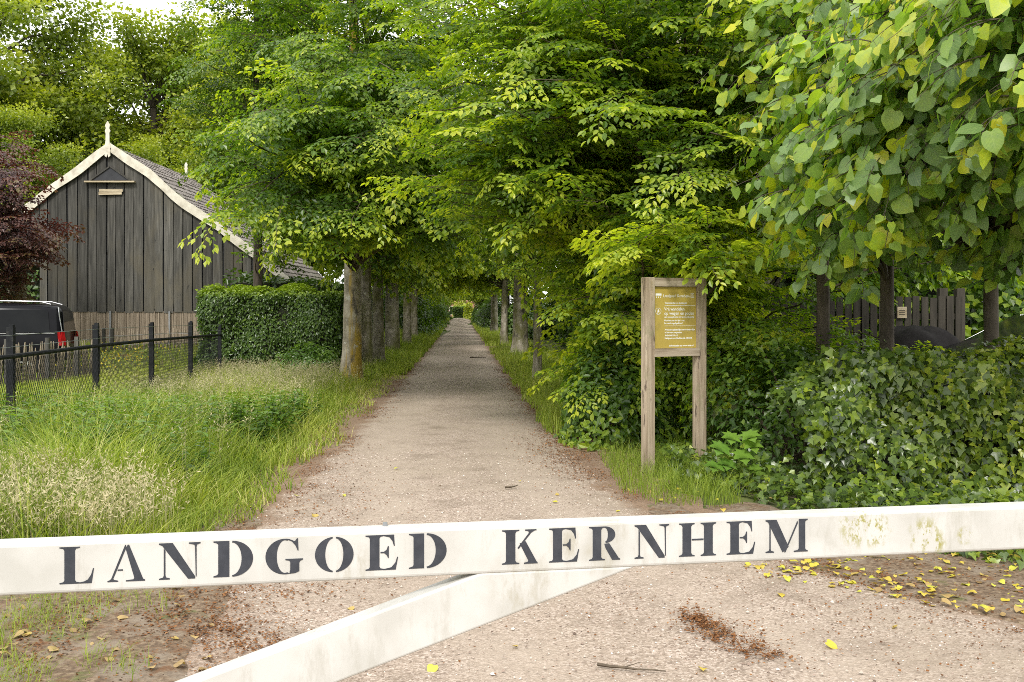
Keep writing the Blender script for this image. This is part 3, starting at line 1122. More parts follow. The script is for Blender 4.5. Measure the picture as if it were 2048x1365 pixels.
def glyphs():
    """stencil capitals, height 1, each a list of outlines; widths are scaled to the photo afterwards"""
    G = {}

    def ser(x0, x1, y, t=0.035):
        return [(x0, y), (x1, y), (x1, y + t), (x0, y + t)]

    def stem(x0, x1, s=0.13):
        return [(x0 - s, 0), (x1 + s, 0), (x1 + s, 0.03), (x1 + 0.03, 0.05), (x1, 0.10), (x1, 0.90), (x1 + 0.03, 0.95), (x1 + s, 0.97), (x1 + s, 1), (x0 - s, 1), (x0 - s, 0.97), (x0 - 0.03, 0.95), (x0, 0.90), (x0, 0.10), (x0 - 0.03, 0.05), (x0 - s, 0.03)]

    def cres(cx, cy, rx, ry, ix, iy, icx, a0, a1, n=22):
        a = np.linspace(R(a0), R(a1), n)
        return [(cx + rx * math.cos(t), cy + ry * math.sin(t)) for t in a] + [(icx + ix * math.cos(t), cy + iy * math.sin(t)) for t in a[::-1]]

    G['L'] = [stem(0.14, 0.42), [(0.55, 0), (0.86, 0), (0.92, 0.40), (0.895, 0.40), (0.85, 0.24), (0.76, 0.10), (0.66, 0.05), (0.55, 0.03)]]
    G['A'] = [[(0.02, 0), (0.30, 0), (0.30, 0.03), (0.20, 0.05), (0.17, 0.08), (0.485, 0.86), (0.52, 0.93), (0.50, 1.0), (0.48, 1.0), (0.12, 0.09), (0.08, 0.05), (0.02, 0.03)],
              [(0.47, 0), (1.0, 0), (1.0, 0.03), (0.945, 0.06), (0.58, 1.0), (0.54, 1.0), (0.53, 0.90), (0.60, 0.70), (0.66, 0.35), (0.60, 0.05), (0.47, 0.03)],
              [(0.28, 0.30), (0.42, 0.30), (0.42, 0.335), (0.295, 0.335)]]
    G['A'][1] = [(0.50, 0), (1.0, 0), (1.0, 0.03), (0.95, 0.06), (0.585, 1.0), (0.545, 1.0), (0.50, 0.88), (0.72, 0.10), (0.70, 0.05), (0.50, 0.03)]
    G['N'] = [[(0.0, 0), (0.26, 0), (0.26, 0.03), (0.17, 0.06), (0.155, 0.12), (0.155, 0.80), (0.115, 0.86), (0.115, 0.12), (0.10, 0.06), (0.0, 0.03)],
              [(0.0, 1.0), (0.0, 0.97), (0.08, 0.93), (0.70, 0.0), (0.87, 0.0), (0.87, 0.06), (0.33, 1.0)],
              [(0.72, 1.0), (1.0, 1.0), (1.0, 0.97), (0.92, 0.94), (0.905, 0.88), (0.905, 0.06), (0.885, 0.06), (0.87, 0.88), (0.85, 0.94), (0.72, 0.97)]]
    G['D'] = [[(0, 0), (0.40, 0), (0.40, 1), (0, 1), (0, 0.97), (0.09, 0.94), (0.12, 0.90), (0.12, 0.10), (0.09, 0.06), (0, 0.03)],
              cres(0.46, 0.5, 0.54, 0.5, 0.25, 0.455, 0.46, -88, 88)]
    G['O'] = [cres(0.5, 0.5, 0.5, 0.5, 0.21, 0.46, 0.475, 95, 265), cres(0.5, 0.5, 0.5, 0.5, 0.21, 0.46, 0.525, -85, 85)]
    G['G'] = [cres(0.52, 0.5, 0.52, 0.5, 0.22, 0.46, 0.52, 75, 285),
              [(0.64, 0.985), (0.78, 0.92), (0.84, 1.0), (0.865, 1.0), (0.88, 0.66), (0.855, 0.66), (0.80, 0.80), (0.70, 0.92), (0.60, 0.965)],
              [(0.53, 0.43), (1.0, 0.43), (1.0, 0.40), (0.93, 0.37), (0.90, 0.32), (0.90, 0.08), (0.80, 0.03), (0.65, 0.012), (0.64, 0.06), (0.66, 0.12), (0.66, 0.34), (0.63, 0.38), (0.53, 0.40)]]
    G['E'] = [stem(0.15, 0.44), [(0.54, 1.0), (0.88, 1.0), (0.90, 0.68), (0.875, 0.68), (0.83, 0.82), (0.74, 0.93), (0.57, 0.97), (0.54, 0.97)],
              [(0.55, 0.0), (0.93, 0.0), (1.0, 0.36), (0.975, 0.36), (0.92, 0.20), (0.80, 0.07), (0.60, 0.03), (0.55, 0.03)],
              [(0.47, 0.485), (0.58, 0.485), (0.66, 0.42), (0.695, 0.34), (0.72, 0.34), (0.72, 0.68), (0.695, 0.68), (0.66, 0.58), (0.58, 0.52), (0.47, 0.52)]]
    G['K'] = [stem(0.12, 0.38, 0.11), [(0.44, 0.47), (0.47, 0.44), (0.82, 0.90), (0.92, 0.965), (0.97, 0.97), (0.97, 1.0), (0.65, 1.0), (0.65, 0.97), (0.74, 0.95), (0.76, 0.90)],
              [(0.50, 0.60), (0.74, 0.09), (0.72, 0.05), (0.62, 0.03), (0.62, 0), (1.0, 0), (1.0, 0.03), (0.97, 0.06), (0.665, 0.66)]]
    G['R'] = [stem(0.12, 0.40, 0.12), cres(0.52, 0.755, 0.34, 0.245, 0.10, 0.205, 0.52, -85, 90),
              [(0.50, 0.485), (0.66, 0.50), (0.97, 0.06), (1.02, 0.03), (1.02, 0.0), (0.76, 0.0), (0.54, 0.36)]]
    G['H'] = [stem(0.10, 0.33, 0.09), stem(0.67, 0.90, 0.09), [(0.345, 0.48), (0.655, 0.48), (0.655, 0.525), (0.345, 0.525)]]
    G['M'] = [[(0.0, 0), (0.20, 0), (0.20, 0.03), (0.13, 0.06), (0.12, 0.12), (0.12, 0.80), (0.09, 0.88), (0.09, 0.12), (0.075, 0.06), (0.0, 0.03)],
              [(0.0, 1.0), (0.0, 0.97), (0.06, 0.93), (0.40, 0.0), (0.50, 0.10), (0.545, 0.17), (0.26, 1.0)],
              [(0.44, 0.0), (0.47, 0.0), (0.765, 0.88), (0.755, 0.95)],
              [(0.79, 0.10), (0.76, 0.05), (0.67, 0.03), (0.67, 0), (1.0, 0), (1.0, 0.03), (0.95, 0.06), (0.94, 0.10), (0.94, 0.90), (0.95, 0.95), (1.0, 0.97), (1.0, 1.0), (0.79, 1.0)]]
    return G


def gate():
    r = np.random.default_rng(21)
    root = thing('gate', 'white barrier gate with dark stencilled capitals and a diagonal brace', 'gate', (-1.8, 2.35, 0))
    TH, z0, z1 = 0.07, 0.908, 1.034
    zc = (z0 + z1) / 2
    bar(gP(-1.0, zc, -TH / 2), gP(4.1, zc, -TH / 2), (0, 0, 1), TH, z1 - z0, 0.009, 'beam', M['gate_white'], root)
    # brace: upper edge through (988,1139)-(380,1365), lower edge through (1300,1122)-(685,1365); set 2 mm back from the beam
    a, b = np.array(gate_sz(988, 1139)), np.array(gate_sz(380, 1365))
    c, d = np.array(gate_sz(1296, 1124)), np.array(gate_sz(685, 1365))
    u = norm(b - a + d - c)
    pn = np.array([-u[1], u[0]])
    wd = abs(np.dot((c + d) / 2 - (a + b) / 2, pn))
    mid = ((a + b) + (c + d)) / 4
    t0, t1 = -0.62, 1.6
    # cut the upper end along the underside of the beam
    up0, up1 = mid + pn * wd / 2, mid - pn * wd / 2
    zend = 0.912
    outl = []
    for p in (up0, up1):
        k = (zend - p[1]) / u[1]
        outl.append(p + u * k)
    far = [up1 + u * 1.25, up0 + u * 1.25]
    poly = np.array(outl + far)
    m = MB()
    m.prism(poly, gP(0, 0, -0.002 - (TH - 0.004)), (GU[0], GU[1], 0), (0, 0, 1), (GN[0], GN[1], 0), TH - 0.004)
    o = m.part('brace', M['gate_white'], root)
    bv = o.modifiers.new('bevel', 'BEVEL')
    bv.width = 0.007
    bv.segments = 3
    bv.limit_method = 'ANGLE'
    # hinge post and latch post, just outside the view
    lowpt = (up0 + up1) / 2 + u * 1.2
    for s_, h in ((-1.0, 1.3), (4.17, 1.25)):
        p = gP(s_ - 0.05 if s_ < 0 else s_ + 0.05, 0, -TH / 2)
        MB().box((p[0], p[1], h / 2), (0.14, 0.14, h)).part('post', M['gate_white'], root)
    # little bolt head on top of the beam
    s_, _ = gate_sz(772, 1040)
    bp = gP(s_, z1 + 0.003, -0.05)
    MB().tube([bp - [0, 0, 0.006], bp + [0, 0, 0.006]], [0.007, 0.006], 8).part('bolt', M['steel'], root)
    G = glyphs()
    spec = [('L', 119, 188), ('A', 215, 290), ('N', 318, 401), ('D', 427, 506), ('G', 531, 606), ('O', 630, 707), ('E', 731, 796), ('D', 818, 893),
            ('K', 1004, 1075), ('E', 1098, 1158), ('R', 1178, 1240), ('N', 1269, 1338), ('H', 1358, 1432), ('E', 1453, 1510), ('M', 1531, 1615)]
    zb, zt = 0.9315, 1.0215
    for ch, x0, x1 in spec:
        s0, s1 = gate_sz(x0, 1100)[0], gate_sz(x1, 1100)[0]
        allx = np.concatenate([np.array(p)[:, 0] for p in G[ch]])
        xa, xb = allx.min(), allx.max()
        m = MB()
        for i, p in enumerate(G[ch]):
            p = np.array(p, float)
            q = np.c_[s0 + (p[:, 0] - xa) / (xb - xa) * (s1 - s0), zb + p[:, 1] * (zt - zb)]
            area = np.sum(q[:, 0] * np.roll(q[:, 1], -1) - np.roll(q[:, 0], -1) * q[:, 1])
            if area < 0:
                q = q[::-1]
            m.prism(q, gP(0, 0, 0.0002), (GU[0], GU[1], 0), (0, 0, 1), (GN[0], GN[1], 0), 0.0009 + 0.0002 * i)
        m.part('letter', M['letter'], root)


gate()

# ------------------------------------------------------------------ notice board
M['oak_post'] = surf('silvered_oak', [(0.25, (0.13, 0.095, 0.06)), (0.45, (0.30, 0.235, 0.165)), (0.7, (0.45, 0.375, 0.28))], (22, 22, 1.6), detail=8, rough=0.85, bump=0.5, bdist=0.01, dist=0.6,
                     second=[((0.09, 0.065, 0.045), (16, 16, 4), 0.58, 0.66), ((0.20, 0.20, 0.10), 3.0, 0.56, 0.72)])
M['panel'] = surf('ochre_panel', [(0.3, (0.37, 0.275, 0.055)), (0.7, (0.43, 0.325, 0.07))], (3, 3, 3), rough=0.35, bump=0.0, second=[((0.26, 0.20, 0.06), 9, 0.55, 0.8)])
M['white_print'] = surf('white_print', [(0.3, (0.72, 0.72, 0.66)), (0.7, (0.8, 0.8, 0.75))], (5, 5, 5), rough=0.5, bump=0)


def notice_board():
    PL = np.array([Xp(1296, 9.8), 9.8])
    PR = np.array([Xp(1399, 10.05), 10.05])
    u = (PR - PL) / np.linalg.norm(PR - PL)
    rz = math.atan2(u[1], u[0])
    n = np.array([u[1], -u[0]])
    root = thing('notice_board', 'weathered oak two-post notice board with an ochre text panel among beech leaves', 'notice board', (PL[0], PL[1], 0))

    def pos(s, off, z):
        p = PL + u * s + n * off
        return np.array([p[0], p[1], z])
    Wd = np.linalg.norm(PR - PL)
    zt = EYE - (556 - HY) * 9.9 / F
    for s in (0, Wd):
        MB().box(pos(s, 0, (zt - 0.1) / 2), (0.106, 0.10, zt + 0.1), rz).part('post', M['oak_post'], root).modifiers.new('b', 'BEVEL').width = 0.006
    zl = EYE - (705 - HY) * 9.9 / F
    iw = Wd - 0.108
    M['oak_rail'] = surf('silvered_oak_rail', [(0.25, (0.16, 0.12, 0.08)), (0.45, (0.32, 0.26, 0.19)), (0.7, (0.46, 0.39, 0.30))], (2, 2, 26), detail=8, rough=0.85, bump=0.4, bdist=0.01, dist=0.6)
    MB().box(pos(Wd / 2, -0.004, zt - 0.045), (iw, 0.09, 0.085), rz).part('rail', M['oak_rail'], root)
    MB().box(pos(Wd / 2, 0.012, zl), (iw + 0.03, 0.095, 0.078), rz).part('rail', M['oak_rail'], root)
    pz0, pz1 = zl + 0.041, zt - 0.09
    pan = MB().box(pos(Wd / 2, 0.01, (pz0 + pz1) / 2), (iw - 0.004, 0.02, pz1 - pz0), rz).part('panel', M['panel'], root)
    # print: pixel positions on the panel -> panel coordinates
    x0p, x1p, y0p, y1p = 1307.0, 1391.0, 571.0, 694.0

    def loc(px, py, off=0.0215):
        s = 0.055 + (px - x0p) / (x1p - x0p) * iw
        return pos(s, off, pz1 - (py - y0p) / (y1p - y0p) * (pz1 - pz0))
    kx = iw / (x1p - x0p)

    def text(t, px, py, wpx, hpx, bold=0.0):
        c = bpy.data.curves.new('lettering', 'FONT')
        c.body = t
        c.size = hpx * kx
        c.offset = bold
        c.extrude = 0.0003
        c.resolution_u = 2
        o = bpy.data.objects.new('lettering', c)
        COL.objects.link(o)
        bpy.context.view_layer.update()
        me = bpy.data.meshes.new_from_object(o)
        wdt = max(v.co.x for v in me.vertices)
        sc = wpx * kx / wdt
        for v in me.vertices:
            v.co.x *= sc
        bpy.data.objects.remove(o)
        me.materials.clear()
        me.materials.append(M['white_print'])
        q = bpy.data.objects.new('lettering', me)
        COL.objects.link(q)
        q.parent = root
        p = loc(px, py)
        q.location = Vector(p) - root.location
        q.rotation_euler = (R(90), 0, rz)
        q['label'] = 'white line of print on the ochre panel'
    for t, px, py, w, h, b in (('Landgoed Kernhem', 1325, 592, 52, 7.2, 0), ('Voorwaarden en Spelregels', 1328, 605, 44, 4.2, 0.0006),
                               ('Vrij wandelen', 1327, 618.5, 40, 7.6, 0.0004), ('op wegen en paden', 1327, 627, 59, 7.6, 0.0004), ('van zonsopkomst tot zonsondergang', 1327, 633, 59, 3.9, 0.0006),
                               ('Honden aan de lijn i.v.m.', 1327, 640, 41, 3.8, 0.0006), ('broedvogelgebied', 1327, 645.5, 36, 3.8, 0.0006),
                               ('Algemene plaatselijke verordening Ede', 1328, 658.5, 60, 3.8, 0.0008), ('is hier van toepassing', 1328, 664, 34, 3.8, 0.0008), ('Artikel 461 W.v.S.', 1328, 670, 26, 3.8, 0.0008),
                               ('Meldpunt voor klachten tel. 140 318', 1328, 675.5, 54, 3.8, 0.0008), ('informatie op www.ede.nl', 1337, 690.5, 48, 3.8, 0.0008)):
        text(t, px, py, w, h, b)
    for py in (608.5, 649.5):
        MB().box((loc(1328, py) + loc(1389, py)) / 2, (61 * kx, 0.001, 0.0035), rz).part('print_line', M['white_print'], root)
    # walker in a ring
    ring = MB()
    for i in range(28):
        a0, a1 = 2 * math.pi * i / 28, 2 * math.pi * (i + 1) / 28
        c = loc(1315.5, 620)
        P = [c + np.array([u[0], u[1], 0]) * math.cos(a) * rr + np.array([0, 0, 1]) * math.sin(a) * rr for a in (a0, a1) for rr in (0.030, 0.0335)]
        ring.add(P, [[[0, 1, 3, 2]]])
    ring.part('ring_mark', M['white_print'], root)
    wk = MB()
    c = loc(1315.5, 620)
    for pl in ([(-.004, .022), (.004, .022), (.006, .015), (-.006, .015)], [(-.006, .013), (.006, .013), (.005, -.004), (-.005, -.004)], [(-.005, -.004), (.001, -.004), (-.008, -.024), (-.014, -.024)], [(.0, -.004), (.005, -.004), (.014, -.024), (.009, -.024)], [(.006, .011), (.015, -.002), (.012, -.004), (.005, .006)], [(-.006, .011), (-.014, -.003), (-.011, -.005), (-.004, .005)]):
        wk.prism(pl, c - np.array([n[0], n[1], 0]) * 0.0003, (u[0], u[1], 0), (0, 0, 1), (n[0], n[1], 0), 0.0006)
    wk.part('walker_mark', M['white_print'], root)
    cr = MB()
    c = loc(1316, 589)
    for pl in ([(-.034, .000), (.034, .000), (.034, .022), (-.034, .022)], [(-.030, -.022), (-.018, -.022), (-.024, -.004)], [(-.006, -.022), (.006, -.022), (.0, -.003)], [(.018, -.022), (.030, -.022), (.024, -.004)]):
        cr.prism(pl, c, (u[0], u[1], 0), (0, 0, 1), (n[0], n[1], 0), 0.0006)
    cr.part('emblem', M['white_print'], root)
    c = loc(1383, 588)
    sq = MB()
    for pl in ([(-.02, -.022), (.02, -.022), (.02, -.018), (-.02, -.018)], [(-.02, .018), (.02, .018), (.02, .022), (-.02, .022)], [(-.02, -.017), (-.016, -.017), (-.016, .017), (-.02, .017)], [(.016, -.017), (.02, -.017), (.02, .017), (.016, .017)], [(-.009, -.012), (-.003, -.012), (-.003, .012), (-.009, .012)], [(.003, -.012), (.009, -.012), (.009, .012), (.003, .012)]):
        sq.prism(pl, c, (u[0], u[1], 0), (0, 0, 1), (n[0], n[1], 0), 0.0006)
    sq.part('square_mark', M['white_print'], root)
    # nail-hung strip at the top of the left post
    MB().box(pos(0.012, 0.054, zt - 0.12), (0.008, 0.006, 0.2), rz).part('strip', M['pale_wood'], root)


notice_board()

# ------------------------------------------------------------------ vehicles
M['black_paint'] = surf('black_car_paint', [(0.3, (0.006, 0.006, 0.008)), (0.7, (0.010, 0.010, 0.012))], (2, 2, 2), rough=0.2, bump=0, spec=0.12)
M['tinted_glass'] = surf('tinted_glass', [(0.3, (0.004, 0.005, 0.006)), (0.7, (0.010, 0.011, 0.012))], (2, 2, 2), rough=0.06, bump=0, spec=0.14)
M['chrome'] = surf('bright_trim', [(0.3, (0.55, 0.55, 0.56)), (0.7, (0.65, 0.65, 0.66))], (2, 2, 2), rough=0.25, metal=0.9, bump=0)
M['red_lamp'] = surf('red_lamp_lens', [(0.3, (0.26, 0.006, 0.008)), (0.7, (0.38, 0.012, 0.014))], (8, 8, 8), rough=0.15, bump=0, spec=0.6)
M['white_lamp'] = surf('clear_lamp_lens', [(0.3, (0.6, 0.6, 0.62)), (0.7, (0.75, 0.75, 0.76))], (8, 8, 8), rough=0.1, bump=0, spec=0.6)
M['tyre'] = surf('tyre_rubber', [(0.3, (0.012, 0.012, 0.012)), (0.7, (0.03, 0.03, 0.03))], (20, 20, 20), rough=0.85)


def loft_body(st, name, mat, root):
    rings = []
    for (x, zb, zm, zt, hb, ht, sh) in st:
        pts = [(hb * 0.86, zb), (hb * 0.97, zb + 0.10), (hb, (zb + zm) / 2), (hb * 0.985, zm), ((hb + ht) / 2, zm + (zt - zm) * 0.5), (ht, zt - 0.10), (ht * 0.86, zt - 0.015), (ht * 0.4, zt + 0.012)]
        ring = pts + [(-a, b) for a, b in pts[::-1]]
        rings.append([(x + sh * (b - zb), a, b) for a, b in ring])
    V = np.array(rings).reshape(-1, 3)
    n = len(rings[0])
    Q = [[i * n + j, i * n + (j + 1) % n, (i + 1) * n + (j + 1) % n, (i + 1) * n + j] for i in range(len(st) - 1) for j in range(n)]
    me = new_mesh(name, V, [Q, [list(range(n))[::-1]], [[(len(st) - 1) * n + j for j in range(n)]]], [mat], smooth=True)
    o = obj(name, me, root)
    o.modifiers.new('edge', 'BEVEL').width = 0.02
    return o


def wheel(root, x, y, rad=0.33, w=0.22):
    t = MB()
    a = np.linspace(0, 2 * np.pi, 24, endpoint=False)
    prof_ = [(-w / 2, rad * 0.62), (-w / 2, rad * 0.93), (-w / 2 + 0.04, rad), (w / 2 - 0.04, rad), (w / 2, rad * 0.93), (w / 2, rad * 0.62)]
    V = [(x + rr * math.cos(t_), y + yy, rad + rr * math.sin(t_)) for yy, rr in prof_ for t_ in a]
    Q = [[i * 24 + j, i * 24 + (j + 1) % 24, (i + 1) * 24 + (j + 1) % 24, (i + 1) * 24 + j] for i in range(5) for j in range(24)]
    t.add(V, [Q])
    wh = obj('wheel', t.mesh('wheel', [M['tyre']], True), root)
    r_ = MB()
    for k in range(5):
        an = 2 * math.pi * k / 5
        r_.box((x + math.cos(an) * rad * 0.33, y, rad + math.sin(an) * rad * 0.33), (rad * 0.62, w * 0.8 - k * 0.004, 0.06), ax=np.array([[math.cos(an), 0, math.sin(an)], [0, 1, 0], [-math.sin(an), 0, math.cos(an)]]))
    obj('rim', r_.mesh('rim', [M['chrome']]), wh)


def quad_panel(name, pts, mat, root, t=0.012):
    """thin panel through the given corner points, with thickness"""
    P = np.array(pts, float)
    n = norm(np.cross(P[1] - P[0], P[-1] - P[0]))
    k = len(P)
    V = np.vstack([P, P + n * t])
    me = new_mesh(name, V, [[list(range(k))[::-1]], [[k + i for i in range(k)]], [[i, (i + 1) % k, k + (i + 1) % k, k + i] for i in range(k)]], [mat])
    return obj(name, me, root)


def van():
    root = thing('van', 'black people carrier with a red tail lamp parked behind the paling fence', 'van', (-11.22, 25.35, 0.0), rz=R(193.9))
    st = [(0.0, 0.40, 0.98, 1.60, 0.84, 0.66, 0.10), (0.10, 0.32, 1.0, 1.70, 0.92, 0.74, 0.09), (0.5, 0.28, 1.01, 1.735, 0.945, 0.785, 0.06), (1.6, 0.26, 1.0, 1.76, 0.95, 0.80, 0.02), (2.9, 0.26, 0.99, 1.75, 0.95, 0.80, 0.0), (3.3, 0.26, 0.97, 1.68, 0.945, 0.78, -0.1),
          (3.75, 0.26, 0.95, 1.30, 0.94, 0.80, -0.25), (4.1, 0.27, 0.92, 1.05, 0.92, 0.80, -0.05), (4.75, 0.30, 0.75, 0.86, 0.84, 0.74, 0.0)]
    loft_body(st, 'body', M['black_paint'], root)
    for sgn in (1, -1):
        def sd(x, z, off=0.008):
            f = (z - 1.0) / 0.72
            return (x, sgn * (0.943 + (0.80 - 0.943) * max(f, 0) ** 1.1 + off), z)
        for (xa, xb) in ((0.30, 1.55), (1.63, 2.55), (2.63, 3.35)):
            c = [sd(xa + 0.03, 1.05), sd(xb, 1.05), sd(xb - 0.06, 1.60), sd(xa + 0.10, 1.60)]
            quad_panel('side_window', c if sgn > 0 else c[::-1], M['tinted_glass'], root)
        m = MB().tube([sd(0.22, 1.025, 0.012), sd(1.8, 1.03, 0.012), sd(3.4, 1.02, 0.012)], 0.010, 5)
        obj('belt_trim', m.mesh('belt_trim', [M['chrome']]), root)
        m = MB().tube([(0.35, sgn * 0.70, 1.73), (0.6, sgn * 0.70, 1.80), (1.7, sgn * 0.70, 1.82), (2.7, sgn * 0.70, 1.80), (2.9, sgn * 0.70, 1.75)], 0.018, 6)
        obj('roof_rail', m.mesh('roof_rail', [M['chrome']]), root)
        # tall tail lamp wrapped round the corner
        m = MB()
        for k_, (a, b) in enumerate((((-0.012, 0.86), (0.06, 0.93)), ((0.06, 0.93), (0.13, 0.95)))):
            V = [(a[0], sgn * a[1], 0.72), (b[0], sgn * b[1], 0.72), (b[0] + 0.02, sgn * (b[1] - 0.005), 0.90), (b[0] + 0.03, sgn * (b[1] - 0.02), 1.06), (a[0] + 0.05, sgn * (a[1] - 0.03), 1.06), (a[0] + 0.02, sgn * (a[1] - 0.005), 0.90)]
            m.add(V, [[[0, 1, 2, 3, 4, 5] if sgn < 0 else [5, 4, 3, 2, 1, 0]]])
        o = obj('tail_lamp', m.mesh('tail_lamp', [M['red_lamp']]), root)
        s_ = o.modifiers.new('thick', 'SOLIDIFY')
        s_.thickness = 0.03
        s_.offset = 1
        wheel(root, 0.85, sgn * 0.80)
        wheel(root, 3.75, sgn * 0.80)
        # pillar strip beside the rear window
        m = MB().tube([(0.055, sgn * 0.885, 1.02), (0.14, sgn * 0.80, 1.45), (0.17, sgn * 0.745, 1.66)], 0.012, 5)
        obj('pillar_trim', m.mesh('pillar_trim', [M['chrome']]), root)
    quad_panel('rear_window', [(0.045, 0.78, 1.06), (0.045, -0.78, 1.06), (0.10, -0.62, 1.56), (0.10, 0.62, 1.56)][::-1], M['tinted_glass'], root, -0.012)
    obj('bumper', MB().box((-0.04, 0, 0.52), (0.14, 1.72, 0.22)).mesh('bumper', [M['black_paint']]), root)


van()


def car():
    root = thing('car', 'dark parked car behind the ivy and the lime trunks', 'car', (8.7, 12.6, 0), rz=R(180))
    st = [(0.0, 0.45, 0.85, 1.05, 0.78, 0.66, 0.0), (0.15, 0.32, 0.95, 1.36, 0.86, 0.60, 0.12), (0.6, 0.26, 0.98, 1.55, 0.90, 0.64, 0.06), (1.3, 0.24, 0.98, 1.60, 0.91, 0.66, 0.0), (2.0, 0.24, 0.98, 1.555, 0.91, 0.65, -0.05),
          (2.6, 0.24, 1.0, 1.32, 0.90, 0.68, -0.25), (3.05, 0.24, 1.0, 1.12, 0.89, 0.72, -0.1), (3.6, 0.26, 0.92, 1.02, 0.87, 0.70, 0), (4.1, 0.30, 0.75, 0.82, 0.78, 0.62, 0)]
    loft_body(st, 'body', M['black_paint'], root)
    for sgn in (1, -1):
        P = [(2.78, sgn * 0.86, 1.02), (2.60, sgn * 0.80, 1.18), (2.28, sgn * 0.74, 1.36), (1.9, sgn * 0.70, 1.52), (1.3, sgn * 0.69, 1.575), (0.7, sgn * 0.68, 1.53)]
        obj('roof_trim', MB().tube(P, 0.016, 6).mesh('roof_trim', [M['chrome']]), root)
        c = [(0.8, sgn * 0.895, 1.03), (1.55, sgn * 0.895, 1.03), (1.55, sgn * 0.72, 1.48), (0.95, sgn * 0.72, 1.47)]
        quad_panel('side_window', c if sgn > 0 else c[::-1], M['tinted_glass'], root)
        c = [(1.62, sgn * 0.895, 1.03), (2.52, sgn * 0.885, 1.03), (1.95, sgn * 0.735, 1.44), (1.62, sgn * 0.72, 1.48)]
        quad_panel('side_window', c if sgn > 0 else c[::-1], M['tinted_glass'], root)
        obj('head_lamp', MB().box((3.92, sgn * 0.66, 0.74), (0.26, 0.26, 0.13)).mesh('head_lamp', [M['white_lamp']]), root)
        obj('mirror', MB().box((2.45, sgn * 0.99, 1.06), (0.14, 0.18, 0.12)).mesh('mirror', [M['black_paint']]), root)
        wheel(root, 0.75, sgn * 0.78)
        wheel(root, 3.3, sgn * 0.78)
    quad_panel('windscreen', [(2.86, 0.66, 1.10), (2.86, -0.66, 1.10), (2.05, -0.56, 1.53), (2.05, 0.56, 1.53)], M['tinted_glass'], root)


car()

# ------------------------------------------------------------------ fences
M['black_rail'] = surf('black_coated_steel', [(0.3, (0.008, 0.009, 0.011)), (0.6, (0.018, 0.019, 0.021)), (0.78, (0.07, 0.07, 0.062))], (9, 9, 9), rough=0.7, spec=0.15, bump=0.1)
M['stake'] = surf('split_chestnut', [(0.3, (0.13, 0.10, 0.07)), (0.5, (0.28, 0.23, 0.165)), (0.7, (0.44, 0.38, 0.30))], (20, 20, 2), rough=0.85, bump=0.3, space='Generated', second=[((0.10, 0.09, 0.06), 2.0, 0.5, 0.75)])
M['dark_slat'] = surf('dark_stained_slat', [(0.3, (0.022, 0.019, 0.014)), (0.7, (0.065, 0.056, 0.042))], (12, 12, 1.2), rough=0.85, bump=0.3)


def wire_fence():
    k = np.arange(-1, 5)
    Y = 11 * (1 + 0.266 * k)
    X = -5.54 - 0.283 * k
    top = np.array([1.41, 1.407, 1.39, 1.363, 1.35, 1.22])
    rail = np.array([1.09, 1.09, 1.10, 1.09, 1.06, 1.03])
    root = thing('wire_fence', 'black post and rail fence with chain-link mesh above the nettles', 'fence', (X[1], Y[1], 0))
    for i in range(6):
        m = MB()
        m.box((X[i], Y[i], top[i] / 2 - 0.1), (0.075, 0.06, top[i] + 0.2))
        m.box((X[i] + 0.01, Y[i], top[i] + 0.012), (0.045, 0.05, 0.03))
        m.part('post', M['black_rail'], root)
    for i in range(5):
        a, b = np.array([X[i] + 0.05, Y[i] - 0.02, rail[i]]), np.array([X[i + 1] + 0.05, Y[i + 1] - 0.02, rail[i + 1]])
        MB().tube([a, b], 0.026, 8).part('rail', M['black_rail'], root)
    for hz in (0.10, 0.23):
        MB().tube(np.c_[X + 0.04, Y, rail + hz], 0.0035, 4).part('wire', M['steel'], root)
    # mesh: two families of slanting wires
    w = MB()
    p0, p1 = np.array([X[0], Y[0]]), np.array([X[-1], Y[-1]])
    L_ = np.linalg.norm(p1 - p0)
    u = (p1 - p0) / L_
    zz0, zz1 = 0.06, 1.05
    dz = zz1 - zz0
    for s in np.arange(-0.6, L_ + 0.6, 0.062):
        for sg in (1, -1):
            sa, sb = s, s + sg * dz * 0.6
            za, zb_ = zz0, zz1
            if not (0 <= sa <= L_):
                continue
            if not (0 <= sb <= L_):
                sb2 = min(max(sb, 0), L_)
                zb_ = zz0 + dz * (sb2 - sa) / (sb - sa)
                sb = sb2
            a, b = p0 + u * sa, p0 + u * sb
            w.tube([(a[0] + 0.05, a[1], za), (b[0] + 0.05, b[1], zb_)], 0.0026, 3, cap=False)
    o = w.part('chain_link', M['black_rail'], root)
    o['kind'] = 'stuff'


wire_fence()


